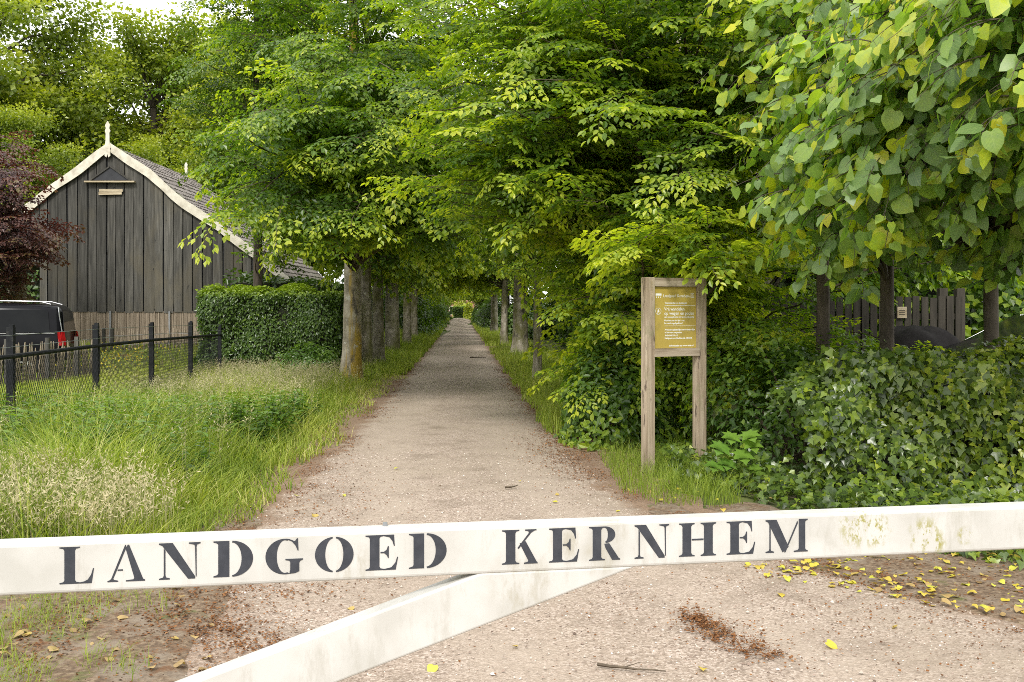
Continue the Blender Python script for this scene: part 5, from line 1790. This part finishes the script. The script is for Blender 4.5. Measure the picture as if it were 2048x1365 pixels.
# ------------------------------------------------------------------ pleached limes with big heart-shaped leaves
def lime(label, x, y, blobs, n, seed, heroes, th=4.6):
    r = np.random.default_rng(seed)
    root = thing('lime_tree', label, 'tree', (x, y, 0), 'lime trees behind the ivy')
    P = trunk_path(x, y, th, r, (0, 0), wob=0.012)
    part('trunk', trunk_mesh(P, 0.085, r, M['lime_bark'], 12, 0.3, 0.6), root)
    wood = MB()
    A = []
    vol = np.array([b[1][0] * b[1][1] + b[1][1] * b[1][2] + b[1][0] * b[1][2] for b in blobs])
    for k in r.choice(len(blobs), n, p=vol / vol.sum()):
        c, rad = np.array(blobs[k][0]), np.array(blobs[k][1])
        d = norm(r.normal(0, 1, 3))
        e = c + d * rad * (0.45 + 0.55 * r.random() ** 0.5)
        z0 = np.clip(e[2] + r.uniform(-0.6, 0.4), 1.9, th)
        s0 = np.array([np.interp(z0, P[:, 2], P[:, i]) for i in range(3)])
        o3 = norm((e - c) / rad)
        # drooping shoot that ends at e
        root_p = e - np.array([o3[0], o3[1], 0]) * r.uniform(0.35, 0.7) + np.array([0, 0, r.uniform(0.1, 0.4)])
        mid = (root_p + e) / 2 + np.array([0, 0, 0.12])
        t = np.linspace(0, 1, 7)[:, None]
        S = (1 - t) ** 2 * root_p + 2 * t * (1 - t) * mid + t * t * e
        wood.tube(S, np.linspace(0.006, 0.002, 7), 3, cap=False)
        if r.random() < 0.35:
            h = np.linspace(0, 1, 6)[:, None]
            m2 = (s0 + root_p) / 2 + np.array([0, 0, 0.3])
            wood.tube((1 - h) ** 2 * s0 + 2 * h * (1 - h) * m2 + h * h * root_p, np.linspace(0.022, 0.006, 6), 5, cap=False)
        nl = r.integers(7, 11)
        yel = r.normal(0, 0.10)
        for j in range(nl):
            tt = (j + r.random()) / nl
            p = (1 - tt) ** 2 * root_p + 2 * tt * (1 - tt) * mid + tt * tt * e
            sd = 1 if j % 2 else -1
            lat = norm(np.cross(o3, [0, 0, 1.0]))
            st = p + lat * sd * r.uniform(0.02, 0.06) + np.array([0, 0, -r.uniform(0.01, 0.05)])
            xd = np.array([0, 0, -0.75]) + 0.5 * o3 * [1, 1, 0.3] + lat * sd * 0.5 + r.normal(0, 0.42, 3)
            nn = norm(o3 * [1, 1, 0.4] + np.array([0, 0, 0.6]) + r.normal(0, 0.42, 3))
            tn = 0.47 + yel + r.normal(0, 0.12) + (0.5 * r.random() if r.random() < 0.38 + 0.3 * (e[2] > 3.3) else 0)
            A.append((st, xd, nn, r.uniform(0.07, 0.16), np.clip(tn, 0, 1)))
            if p[1] < 7.5:
                wood.tube([p, st], [0.0018, 0.0014], 3, cap=False)
    lv = [np.array([a[i] for a in A]) for i in range(5)]
    k = hero_leaves(root, LF_LIME, 'lime', M['lime'], *lv, count=heroes)
    lv = [q[k] for q in lv]
    o = part('crown', leaves_mesh('crown', LF_LIME_LO, *lv, M['lime']), root)
    o['kind'] = 'stuff'
    wood.part('branches', M['lime_bark'], root, smooth=True)


lime('lime tree whose yellowing heart-shaped leaves reach out over the gate', Xp(1982, 10.2), 10.2, [((3.75, 7.4, 3.45), (1.5, 1.5, 1.45)), ((3.5, 6.3, 3.5), (1.1, 0.9, 1.1)), ((4.7, 8.6, 3.1), (1.5, 1.6, 1.5)), ((3.05, 7.8, 2.85), (0.9, 0.9, 0.85))], 1150, 141, 300)
lime('lime tree with leaves hanging low in front of the dark slat fence', Xp(1776, 10.6), 10.6, [((3.1, 9.0, 2.85), (1.2, 1.1, 1.2)), ((3.9, 9.6, 4.0), (1.6, 1.6, 1.6))], 520, 142, 300)
lime('shaded lime tree next to the hanging beech sprays', Xp(1644, 11.0), 11.0, [((3.0, 10.0, 3.2), (0.9, 1.2, 1.2)), ((3.2, 10.6, 4.4), (1.4, 1.5, 1.4))], 240, 143, 200)

# ------------------------------------------------------------------ grass, seed heads, nettles
def blades(name, label, X, Y, H, W, tint, seed, mat, seg=3, lean=0.45, cat='grass', z=None):
    r = np.random.default_rng(seed)
    n = len(X)
    a = r.uniform(0, 2 * np.pi, n)
    bend = np.stack([np.cos(a), np.sin(a), np.zeros(n)], 1)
    side = np.stack([-np.sin(a + r.normal(0, 0.5, n)), np.cos(a), np.zeros(n)], 1)
    ln = np.abs(r.normal(lean, 0.22, n))
    base = np.stack([X, Y, (gz(X, Y) if z is None else z) - 0.01], 1)
    V = []
    for i in range(seg + 1):
        t = i / seg
        c = base + bend * (ln * H * t ** 2)[:, None] + np.array([0, 0, 1.0]) * (H * (t - 0.35 * ln * t ** 2))[:, None]
        w = W * (1 - t) ** 0.7 * (0.8 + 0.2 * (t < 0.1))
        if i < seg:
            V += [c - side * w[:, None] / 2, c + side * w[:, None] / 2]
        else:
            V.append(c)
    k = 2 * seg + 1
    V = np.stack(V, 1).reshape(-1, 3)
    b = np.arange(n)[:, None] * k
    Q = np.concatenate([b + np.array([2 * i, 2 * i + 1, 2 * i + 3, 2 * i + 2]) for i in range(seg - 1)]) if seg > 1 else np.zeros((0, 4), int)
    T = b + np.array([2 * seg - 2, 2 * seg - 1, 2 * seg])
    o = obj(name, new_mesh(name, V, [Q, T], [mat], np.repeat(tint, k), True))
    return tag(o, label, cat, kind='stuff')


def scatter(n, y0, y1, xl, xr, r, power=1.0):
    """points between the curves xl(y) and xr(y), denser near the camera"""
    u = r.random(n)
    Y = y0 * (y1 / y0) ** (u ** power)
    l, q = xl(Y), xr(Y)
    return l + (q - l) * r.random(n), Y


def lane_l(y):
    return lane_edges(y)[0]


def wob(y):
    return 0.13 * np.sin(y * 1.7) + 0.09 * np.sin(y * 4.1 + 2) + 0.05 * np.sin(y * 9.3)


r_ = np.random.default_rng(151)
fence_x = lambda y: -5.54 - 0.0966 * (y - 11)
X, Y = scatter(56000, 6.0, 26, lambda y: np.maximum(-0.53 * y - 0.3, fence_x(y) - 0.8), lambda y: lane_l(y) - 0.08 + wob(y), r_)
dl = lane_l(Y) - X
patchy = np.sin(X * 2.3 + Y * 1.1) + np.sin(Y * 2.9 - X * 1.3)
keep = r_.random(len(X)) < np.clip(0.25 + dl * 1.4 + 0.1 * patchy, 0.12, 1) * np.clip((Y - 5.6) / 1.6, 0.15, 1)
X, Y, dl, patchy = X[keep], Y[keep], dl[keep], patchy[keep]
H = (0.16 + 0.46 * sstep(0.1, 1.5, dl)) * r_.uniform(0.45, 1.45, len(X)) * (1 + 0.12 * patchy) * np.interp(Y, [7, 11, 14, 20], [1.0, 1.05, 0.8, 0.6])
blades('tall_grass', 'tall green verge grass between the wire fence and the gravel lane', X, Y, H, 0.007 + 0.006 * r_.random(len(X)) + 0.0003 * Y, np.clip(0.46 + 0.10 * patchy + r_.normal(0, 0.22, len(X)) + 0.14 * sstep(12, 20, Y) + 0.12 * sstep(1.2, 0.2, dl), 0, 1), 152, M['grass'], lean=0.75)
# sparse weeds at the near edge of the lane
X, Y = scatter(18000, 3.6, 7.4, lambda y: -0.56 * y - 0.4, lambda y: lane_l(y) + 0.05, r_)
pz = np.sin(X * 5.1 + 1) + np.sin(Y * 6.3 - X * 3) + 0.8 * np.sin(X * 11 + Y * 9)
k = (pz > 0.0) & (r_.random(len(X)) < np.clip(0.12 + (lane_l(Y) - X) * 0.7, 0.03, 1))
X, Y = X[k], Y[k]
blades('short_grass', 'thin tufts of grass in the brown litter under the gate', X, Y, r_.uniform(0.05, 0.20, len(X)), np.full(len(X), 0.0045), np.clip(r_.normal(0.5, 0.15, len(X)), 0, 1), 153, M['grass'], lean=0.7)
# mown grass behind the wire fence
X, Y = scatter(26000, 12, 31.5, lambda y: -0.53 * y - 0.5, lambda y: np.minimum(fence_x(y) - 0.2, -6.0), r_)
blades('lawn_grass', 'mown yellow-green grass in the yard behind the wire fence', X, Y, r_.uniform(0.10, 0.24, len(X)) * (1 + 0.25 * np.sin(X * 1.3)), np.full(len(X), 0.02), np.clip(r_.normal(0.72, 0.14, len(X)) + 0.12 * np.sin(X * 0.9 + Y * 0.7), 0, 1), 154, M['grass'], seg=2)
# verges on along the lane
X, Y = scatter(26000, 24, 128, lambda y: lane_c(y) - 3.6, lambda y: lane_c(y) - 1.28 + 0.5 * wob(y), r_)
blades('verge_grass', 'bright grass strip along the lane under the first row of avenue beeches', X, Y, r_.uniform(0.15, 0.42, len(X)), 0.012 + 0.0004 * Y, np.clip(r_.normal(0.55, 0.15, len(X)), 0, 1), 155, M['grass'], seg=2)
X, Y = scatter(26000, 12.5, 128, lambda y: lane_c(y) + 1.22 + 0.5 * wob(y), lambda y: lane_c(y) + 3.3, r_)
k = ~((Y > 40) & (Y < 43.5))
X, Y = X[k], Y[k]
blades('verge_grass', 'bright grass strip on the notice board side of the lane', X, Y, r_.uniform(0.12, 0.40, len(X)), 0.010 + 0.0004 * Y, np.clip(r_.normal(0.60, 0.15, len(X)), 0, 1), 156, M['grass'], seg=2)
# round the foot of the notice board
X, Y = r_.uniform(0.95, 2.2, 4600), r_.uniform(8.1, 11.0, 4600)
k = (X > lane_edges(Y)[1] + 0.10 + 0.5 * wob(Y * 2)) & (r_.random(4600) < np.clip(1.2 - 0.3 * np.abs(Y - 9.4), 0.2, 1)) & ((Y > 8.75) | (X < 1.9))
X, Y = X[k], Y[k]
blades('grass_tuft', 'loose grass growing round the foot of the notice board posts', X, Y, r_.uniform(0.10, 0.34, len(X)), np.full(len(X), 0.0055), np.clip(r_.normal(0.42, 0.14, len(X)), 0, 1), 157, M['grass'], lean=0.6)


def seed_heads(name, label, X, Y, H, tint, seed, full=1.0):
    """flowering grass: a thin stalk and a loose plume of small husks"""
    r = np.random.default_rng(seed)
    n = len(X)
    a = r.uniform(0, 2 * np.pi, n)
    ln = np.abs(r.normal(0.25, 0.14, n))
    bend = np.stack([np.cos(a), np.sin(a), np.zeros(n)], 1)
    base = np.stack([X, Y, gz(X, Y)], 1)

    def at(t):
        return base + bend * (ln * H * t ** 2)[:, None] + np.array([0, 0, 1.0]) * (H * (t - 0.25 * ln * t ** 2))[:, None]
    side = np.stack([-np.sin(a), np.cos(a), np.zeros(n)], 1) * 0.0016
    V = [np.stack([at(0.0) - side, at(0.0) + side, at(0.75) + side, at(0.75) - side], 1)]
    T = [np.repeat(tint * 0.35, 4)]
    K = 9
    for i in range(K):
        t = 0.72 + 0.28 * (i + r.random(n) * 0.6) / K
        p = at(t)
        env = np.sin(np.pi * np.clip((t - 0.70) / 0.32, 0.05, 0.95)) * 0.022 * full
        d = norm(r.normal(0, 1, (n, 3)) + np.array([0, 0, 1.0]))
        q = p + r.normal(0, 1, (n, 3)) * env[:, None] * [0.6, 0.6, 0.3]
        l = 0.022 * r.uniform(0.7, 1.5, n) * full
        s = norm(np.cross(d, r.normal(0, 1, (n, 3)))) * 0.0034 * full
        V.append(np.stack([q, q + d * (l * 0.5)[:, None] + s, q + d * l[:, None], q + d * (l * 0.5)[:, None] - s], 1))
        T.append(np.repeat(tint, 4))
    V = np.concatenate(V).reshape(-1, 3)
    o = obj(name, new_mesh(name, V, [np.arange(len(V)).reshape(-1, 4)], [M['seed']], np.concatenate(T)))
    tag(o, label, 'grass', kind='stuff')


X, Y = scatter(1300, 6.1, 7.9, lambda y: -0.53 * y - 0.3, lambda y: -0.53 * y + 0.95 + 0.35 * np.sin(y * 3), r_)
seed_heads('seeding_grass', 'clump of pale creamy seeding grass rising behind the gate', X, Y, r_.uniform(0.32, 0.62, len(X)), np.clip(r_.normal(0.6, 0.2, len(X)), 0, 1), 158, 1.25)
X, Y = scatter(4800, 8, 24, lambda y: np.maximum(-0.53 * y - 0.3, fence_x(y) - 0.3), lambda y: lane_l(y) - 0.7, r_, 0.6)
k = r_.random(len(X)) < np.clip(0.22 + 0.75 * sstep(13, 17, Y) * (X < lane_l(Y) - 1.2), 0, 1)
X, Y = X[k], Y[k]
seed_heads('seeding_grass', 'scattered feathery seed heads in the verge along the wire fence', X, Y, r_.uniform(0.5, 0.82, len(X)) * np.interp(Y, [8, 13, 18], [1, 0.85, 0.66]), np.clip(r_.normal(0.45, 0.2, len(X)), 0, 1), 159, 1.35)


def nettles():
    r = np.random.default_rng(161)
    n = 1700
    X, Y = scatter(n, 8.6, 15, lambda y: np.maximum(-0.53 * y - 0.3, fence_x(y) - 0.3), lambda y: lane_l(y) - 0.7, r)
    k = (np.sin(X * 1.7 + Y * 0.9) + np.sin(Y * 1.5 - X) > -0.55) & (r.random(n) < np.clip(1.2 - 0.25 * np.abs(Y - 11), 0.1, 1))
    X, Y = X[k], Y[k]
    P, D, Nn, S, T = [], [], [], [], []
    st = MB()
    for x, y in zip(X, Y):
        h = r.uniform(0.28, 0.72) * float(np.interp(y, [8, 11, 15], [1, 0.95, 0.6]))
        lx, ly = r.normal(0, 0.10, 2)
        st.tube([(x, y, 0), (x + lx, y + ly, h)], [0.004, 0.002], 3, cap=False)
        a = r.uniform(0, 6.28)
        yo = r.normal(0, 0.1)
        for j in range(7):
            t = 0.35 + 0.65 * j / 6
            p = np.array([x + lx * t, y + ly * t, h * t])
            for q in (0, math.pi):
                an = a + q + r.normal(0, 0.25)
                P.append(p)
                D.append((math.cos(an), math.sin(an), -0.35 + 0.3 * t + r.normal(0, 0.15)))
                Nn.append((r.normal(0, 0.2), r.normal(0, 0.2), 1))
                S.append((0.13 - 0.06 * t) * r.uniform(0.8, 1.3))
                T.append(np.clip(0.25 + yo + 0.5 * t ** 3 + r.normal(0, 0.08), 0, 1))
            a += math.pi / 2
    root = thing('nettle_patch', 'dark green nettles crowding the verge in front of the wire fence', 'nettles', (-4.5, 12, 0))
    root['kind'] = 'stuff'
    o = part('foliage', leaves_mesh('foliage', LF_BEECH, np.array(P), np.array(D, float), np.array(Nn, float), np.array(S), np.array(T), M['nettle']), root)
    o['kind'] = 'stuff'
    o = st.part('stems', M['nettle'], root)
    o['kind'] = 'stuff'


nettles()


def wildflowers():
    r = np.random.default_rng(165)
    n = 420
    X = r.normal(-10.8, 0.9, n)
    Y = r.normal(26.0, 1.3, n)
    m = np.stack([X, Y, gz(X, Y) + r.uniform(0.2, 0.42, n)], 1)
    me = leaves_mesh('buttercups', LF_CLUMP, m, r.normal(0, 1, (n, 3)), norm(r.normal(0, 0.5, (n, 3)) + [0, -0.7, 0.8]), r.uniform(0.03, 0.06, n), r.random(n), M['flower'])
    tag(obj('buttercups', me), 'yellow buttercups in the yard grass before the low paling fence', 'flowers', kind='stuff')


wildflowers()


def maple_seedling():
    r = np.random.default_rng(171)
    x, y = Xp(1475, 9.0), 9.0
    root = thing('maple_seedling', 'young maple seedling with bright lobed leaves beside the notice board', 'seedling', (x, y, 0))
    zt = lambda py: EYE - (py - HY) * y / F
    spots = [(1462, 872, -0.3), (1497, 884, 0.5), (1478, 905, 0.0), (1445, 893, -0.7), (1455, 925, -0.4), (1490, 868, 0.3), (1500, 935, 0.5), (1430, 930, -0.6)]
    st = MB()
    st.tube([(x, y, -0.02), (x - 0.01, y, 0.25), (x, y, zt(905))], [0.005, 0.004, 0.003], 5)
    me = [new_mesh('leaf', LF_MAPLE[0], [LF_MAPLE[1]], [M['maple']], np.full(len(LF_MAPLE[0]), t), True) for t in (0.75, 0.9, 1.0)]
    for i, (px, py, sd) in enumerate(spots):
        p = np.array([Xp(px, y), y - 0.03 - 0.05 * r.random(), zt(py) + 0.03])
        st.tube([(x, y, zt(915) - 0.03), p], [0.002, 0.0015], 3, cap=False)
        xd = norm(np.array([sd * 0.6, -0.75, -0.45]) + r.normal(0, 0.1, 3))
        nn = norm(np.array([0.1 * sd, -0.55, 0.8]) + r.normal(0, 0.12, 3))
        yd = norm(np.cross(nn, xd))
        zd = np.cross(xd, yd)
        s = r.uniform(0.13, 0.18)
        o = obj('leaf', me[r.integers(3)], root)
        m = np.eye(4)
        m[:3, 0], m[:3, 1], m[:3, 2], m[:3, 3] = xd * s, yd * s, zd * s, p - np.array([x, y, 0])
        o.matrix_basis = Matrix(m.tolist())
    st.part('stem', M['nettle'], root)


M['maple'] = leaf_mat('maple_leaf', [(0.0, (0.04, 0.10, 0.02)), (0.6, (0.09, 0.20, 0.03)), (1.0, (0.18, 0.30, 0.04))], 0.35)
maple_seedling()

# ------------------------------------------------------------------ litter: bare mould strip, bud scales, fallen leaves, twigs, stones
def mould():
    r = np.random.default_rng(175)
    xs = np.linspace(-3.2, 0.0, 13)
    m = MB()
    ys = np.linspace(3.0, 8.2, 30)
    V, Q = [], []
    for side in (0, 1):
        b = len(V)
        for y in ys:
            l, q = lane_edges(y)
            for f in np.linspace(0, 1, 8):
                if side == 0:
                    x = l + 0.30 - f * (1.9 + 0.2 * math.sin(y * 3)) + 0.12 * math.sin(y * 5) * (f == 0)
                else:
                    x = q - 0.25 + f * 1.6 + 0.10 * math.sin(y * 4 + 1) * (f == 0)
                V.append((x, y, 0.012 - 0.014 * (f > 0.9) + 0.010 * math.sin(f * 3.1) * r.uniform(0.4, 1) + (0.004 if f else -0.02) - 0.04 * float(sstep(7.2, 8.2, y)) * (0.6 + 0.5 * math.sin(x * 9))))
        for i in range(29):
            for j in range(7):
                q_ = [b + i * 8 + j, b + i * 8 + j + 1, b + (i + 1) * 8 + j + 1, b + (i + 1) * 8 + j]
                Q.append(q_ if side else q_[::-1])
    o = obj('leaf_mould', new_mesh('leaf_mould', np.array(V), [Q], [M['mulch']], smooth=True))
    tag(o, kind='structure')


mould()


def flakes():
    r = np.random.default_rng(181)
    pts = []
    # along both edges
    for sd in (0, 1):
        y = 4 * (30 / 4) ** r.random(15000)
        e = lane_edges(y)[sd]
        off = np.abs(r.normal(0, 0.22, len(y))) * np.where(r.random(len(y)) < 0.75, 1, -1.2)
        x = e - off if sd else e + off
        x = np.where(sd == 0, e - 0.1 + np.abs(off) * np.sign(off), e + 0.1 - off)
        cl = np.sin(x * 7 + y * 2.3) + np.sin(y * 5.1 - x * 4) + np.sin(y * 1.3)
        k = cl > 0.1
        pts.append(np.stack([x[k], y[k]], 1))
    # drifts read off the photograph
    for px, py, sx, sy, n, ang in ((1385, 1248, 0.045, 0.06, 420, 0), (1415, 1262, 0.05, 0.05, 500, 0), (1440, 1285, 0.055, 0.045, 460, 0), (1500, 1312, 0.06, 0.04, 380, 0), (1540, 1325, 0.05, 0.03, 160, 0), (1480, 1290, 0.16, 0.12, 260, 0), (440, 1265, 0.10, 0.06, 500, 0), (520, 1295, 0.13, 0.05, 600, 0), (600, 1190, 0.15, 0.06, 260, 0), (300, 1240, 0.4, 0.35, 3200, 0), (130, 1300, 0.35, 0.3, 1500, 0), (760, 1165, 0.10, 0.04, 90, 0),
                                  (1900, 1200, 0.5, 0.35, 1500, 0), (1120, 900, 0.25, 0.8, 2600, 0), (640, 1010, 0.35, 0.5, 1200, 0), (1000, 1230, 0.8, 0.8, 500, 0), (1700, 1300, 0.8, 0.6, 600, 0)):
        Yc = F * EYE / (py - HY)
        pts.append(np.stack([r.normal(Xp(px, Yc), sx, n), r.normal(Yc, sy * 1.6, n)], 1))
    p = np.vstack(pts)
    cl = np.sin(p[:, 0] * 37 + p[:, 1] * 21) + np.sin(p[:, 1] * 43 - p[:, 0] * 29) + np.sin(p[:, 0] * 71 + 2) * 0.7
    p = p[(p[:, 1] > 3.3) & (p[:, 1] < 40) & ((cl > -0.35) | (r.random(len(p)) < 0.3))]
    n = len(p)
    z = lane_z(p[:, 0], p[:, 1]) + 0.004 + 0.010 * r.random(n)
    l, q = lane_edges(p[:, 1])
    z = np.where((p[:, 0] < l) | (p[:, 0] > q), z + 0.014, z)
    P = np.c_[p, z]
    sz = r.uniform(0.006, 0.017, n) * (1 + 0.04 * p[:, 1])
    me = leaves_mesh('leaf_litter', LF_CLUMP2, P, np.c_[r.normal(0, 1, (n, 2)), r.normal(0, 0.15, n)], norm(np.c_[r.normal(0, 0.35, (n, 2)), np.ones(n)]), sz, np.clip(r.normal(0.42, 0.2, n), 0, 1), M['litter'])
    tag(obj('leaf_litter', me), 'drifts of reddish brown bud scales along the lane edges', 'litter', kind='stuff')


flakes()


def fallen():
    r = np.random.default_rng(191)
    groups = [('yellow lime leaf lying in the brown mould beside the ivy', 'yellow leaves by the ivy', 210, lambda: (lambda q: (1480 + 568 * q, 1104 + 10 + r.random() * (40 + 95 * q)))(r.random() ** 0.75), 0.72),
              ('yellow leaf lying alone on the open gravel of the lane', 'leaves on the gravel', 46, lambda: (r.uniform(420, 2030), r.uniform(940, 1360)), 0.65),
              ('pale withered leaf among the grass tufts under the gate', 'leaves under the gate', 46, lambda: (r.uniform(0, 430), r.uniform(1175, 1360)), 0.25),
              ('yellow leaf at the edge of the ivy by the notice board', 'leaves by the notice board', 22, lambda: (r.uniform(1190, 1560), r.uniform(962, 1008)), 0.75)]
    var = []
    for t in np.linspace(0.1, 0.98, 8):
        V = LF_LIME[0].copy()
        V[:, 2] += 0.10 * np.sin(V[:, 0] * 4 + t * 20) + 0.12 * np.abs(V[:, 1]) + 0.06 * np.sin(V[:, 1] * 7)
        V[:, 2] -= V[:, 2].min()
        var.append(leaf_uv(new_mesh('fallen_leaf', V, [LF_LIME[1]], [M['yellow_leaf']], np.full(len(V), t), True), LF_LIME[0]))
    for lab, grp, n, f, tm in groups:
        k = 0
        while k < n:
            px, py = f()
            if not (0 < px < 2048 and 930 < py < 1362):
                continue
            y = F * EYE / (py - HY)
            x = Xp(px, y)
            z = float(lane_z(x, y))
            l, q = lane_edges(y)
            if x < l + 0.2 or x > q - 0.2:
                z += 0.016
            o = obj('fallen_leaf', var[int(np.clip(r.normal(tm, 0.09 if tm < 0.3 else 0.25), 0, 0.99) * 8)])
            o.location = (x, y, z + 0.003)
            o.rotation_euler = (r.normal(0, 0.18), r.normal(0, 0.18), r.uniform(0, 6.28))
            s = r.uniform(0.026, 0.055)
            o.scale = (s, s * r.uniform(0.8, 1.05), s * r.uniform(0.6, 1.4))
            tag(o, lab, 'leaf', grp)
            k += 1


fallen()


def twigs():
    r = np.random.default_rng(195)
    for i, (px, py, L_, an, lab) in enumerate(((1195, 1350, 0.30, -0.5, 'thin dark twig on the gravel below the gate brace'), (940, 718, 0.55, 0.1, 'short dark stick lying far along the lane'), (740, 752, 0.5, 0.05, 'dead twig on the gravel edge near the first avenue beech'), (1010, 985, 0.16, 0.3, 'small twig on the open gravel behind the gate'))):
        Y = F * EYE / (py - HY)
        x = Xp(px, Y)
        m = MB()
        P = [np.array([x, Y, float(lane_z(x, Y)) + 0.014])]
        for k in range(5):
            an += r.normal(0, 0.2)
            P.append(P[-1] + np.array([math.cos(an), math.sin(an), 0]) * L_ / 5)
            P[-1][2] = float(lane_z(P[-1][0], P[-1][1])) + 0.012 + 0.008 * r.random()
        m.tube(P, np.linspace(0.006, 0.002, 6) * (1 + 0.08 * Y), 5)
        m.tube([P[2], P[2] + np.array([math.cos(an + 0.8), math.sin(an + 0.8), 0.05]) * L_ * 0.3], [0.003, 0.0015], 4)
        tag(obj('twig', m.mesh('twig', [M['twig']])), lab, 'twig')


twigs()


def stones():
    r = np.random.default_rng(197)
    n = 13000
    Y = 3.6 * (11 / 3.6) ** (r.random(n) ** 0.8)
    l, q = lane_edges(Y)
    X = l + (q - l) * r.random(n)
    k = np.abs(X) < 0.56 * Y + 0.3
    X, Y = X[k], Y[k]
    n = len(X)
    T = np.array([(1, 0, 0), (0, 0.8, 0.05), (-0.9, 0.1, 0), (0.05, -0.85, 0), (0.1, 0.05, 0.7)], float)
    Fc = np.array([[0, 1, 4], [1, 2, 4], [2, 3, 4], [3, 0, 4]])
    s = np.exp(r.normal(math.log(0.0042), 0.42, n))
    a = r.uniform(0, 6.28, n)
    co, si = np.cos(a), np.sin(a)
    V = np.stack([T[None, :, 0] * co[:, None] - T[None, :, 1] * si[:, None], T[None, :, 0] * si[:, None] + T[None, :, 1] * co[:, None], np.repeat(T[None, :, 2], n, 0)], -1) * s[:, None, None]
    V += np.stack([X, Y, lane_z(X, Y) - 0.0005], 1)[:, None]
    Q = (Fc[None] + (np.arange(n) * 5)[:, None, None]).reshape(-1, 3)
    m = leaf_mat('loose_stones', [(0.0, (0.12, 0.085, 0.065)), (0.35, (0.30, 0.225, 0.18)), (0.7, (0.48, 0.40, 0.335)), (1.0, (0.70, 0.64, 0.58))], 0.0, (1, 1, 1), 0.8, 0.3)
    tag(obj('loose_gravel', new_mesh('loose_gravel', V.reshape(-1, 3), [Q], [m], np.repeat(np.clip(r.normal(0.5, 0.25, n), 0, 1), 5))), 'loose pinkish gravel grains on the lane', 'gravel', kind='stuff')


stones()
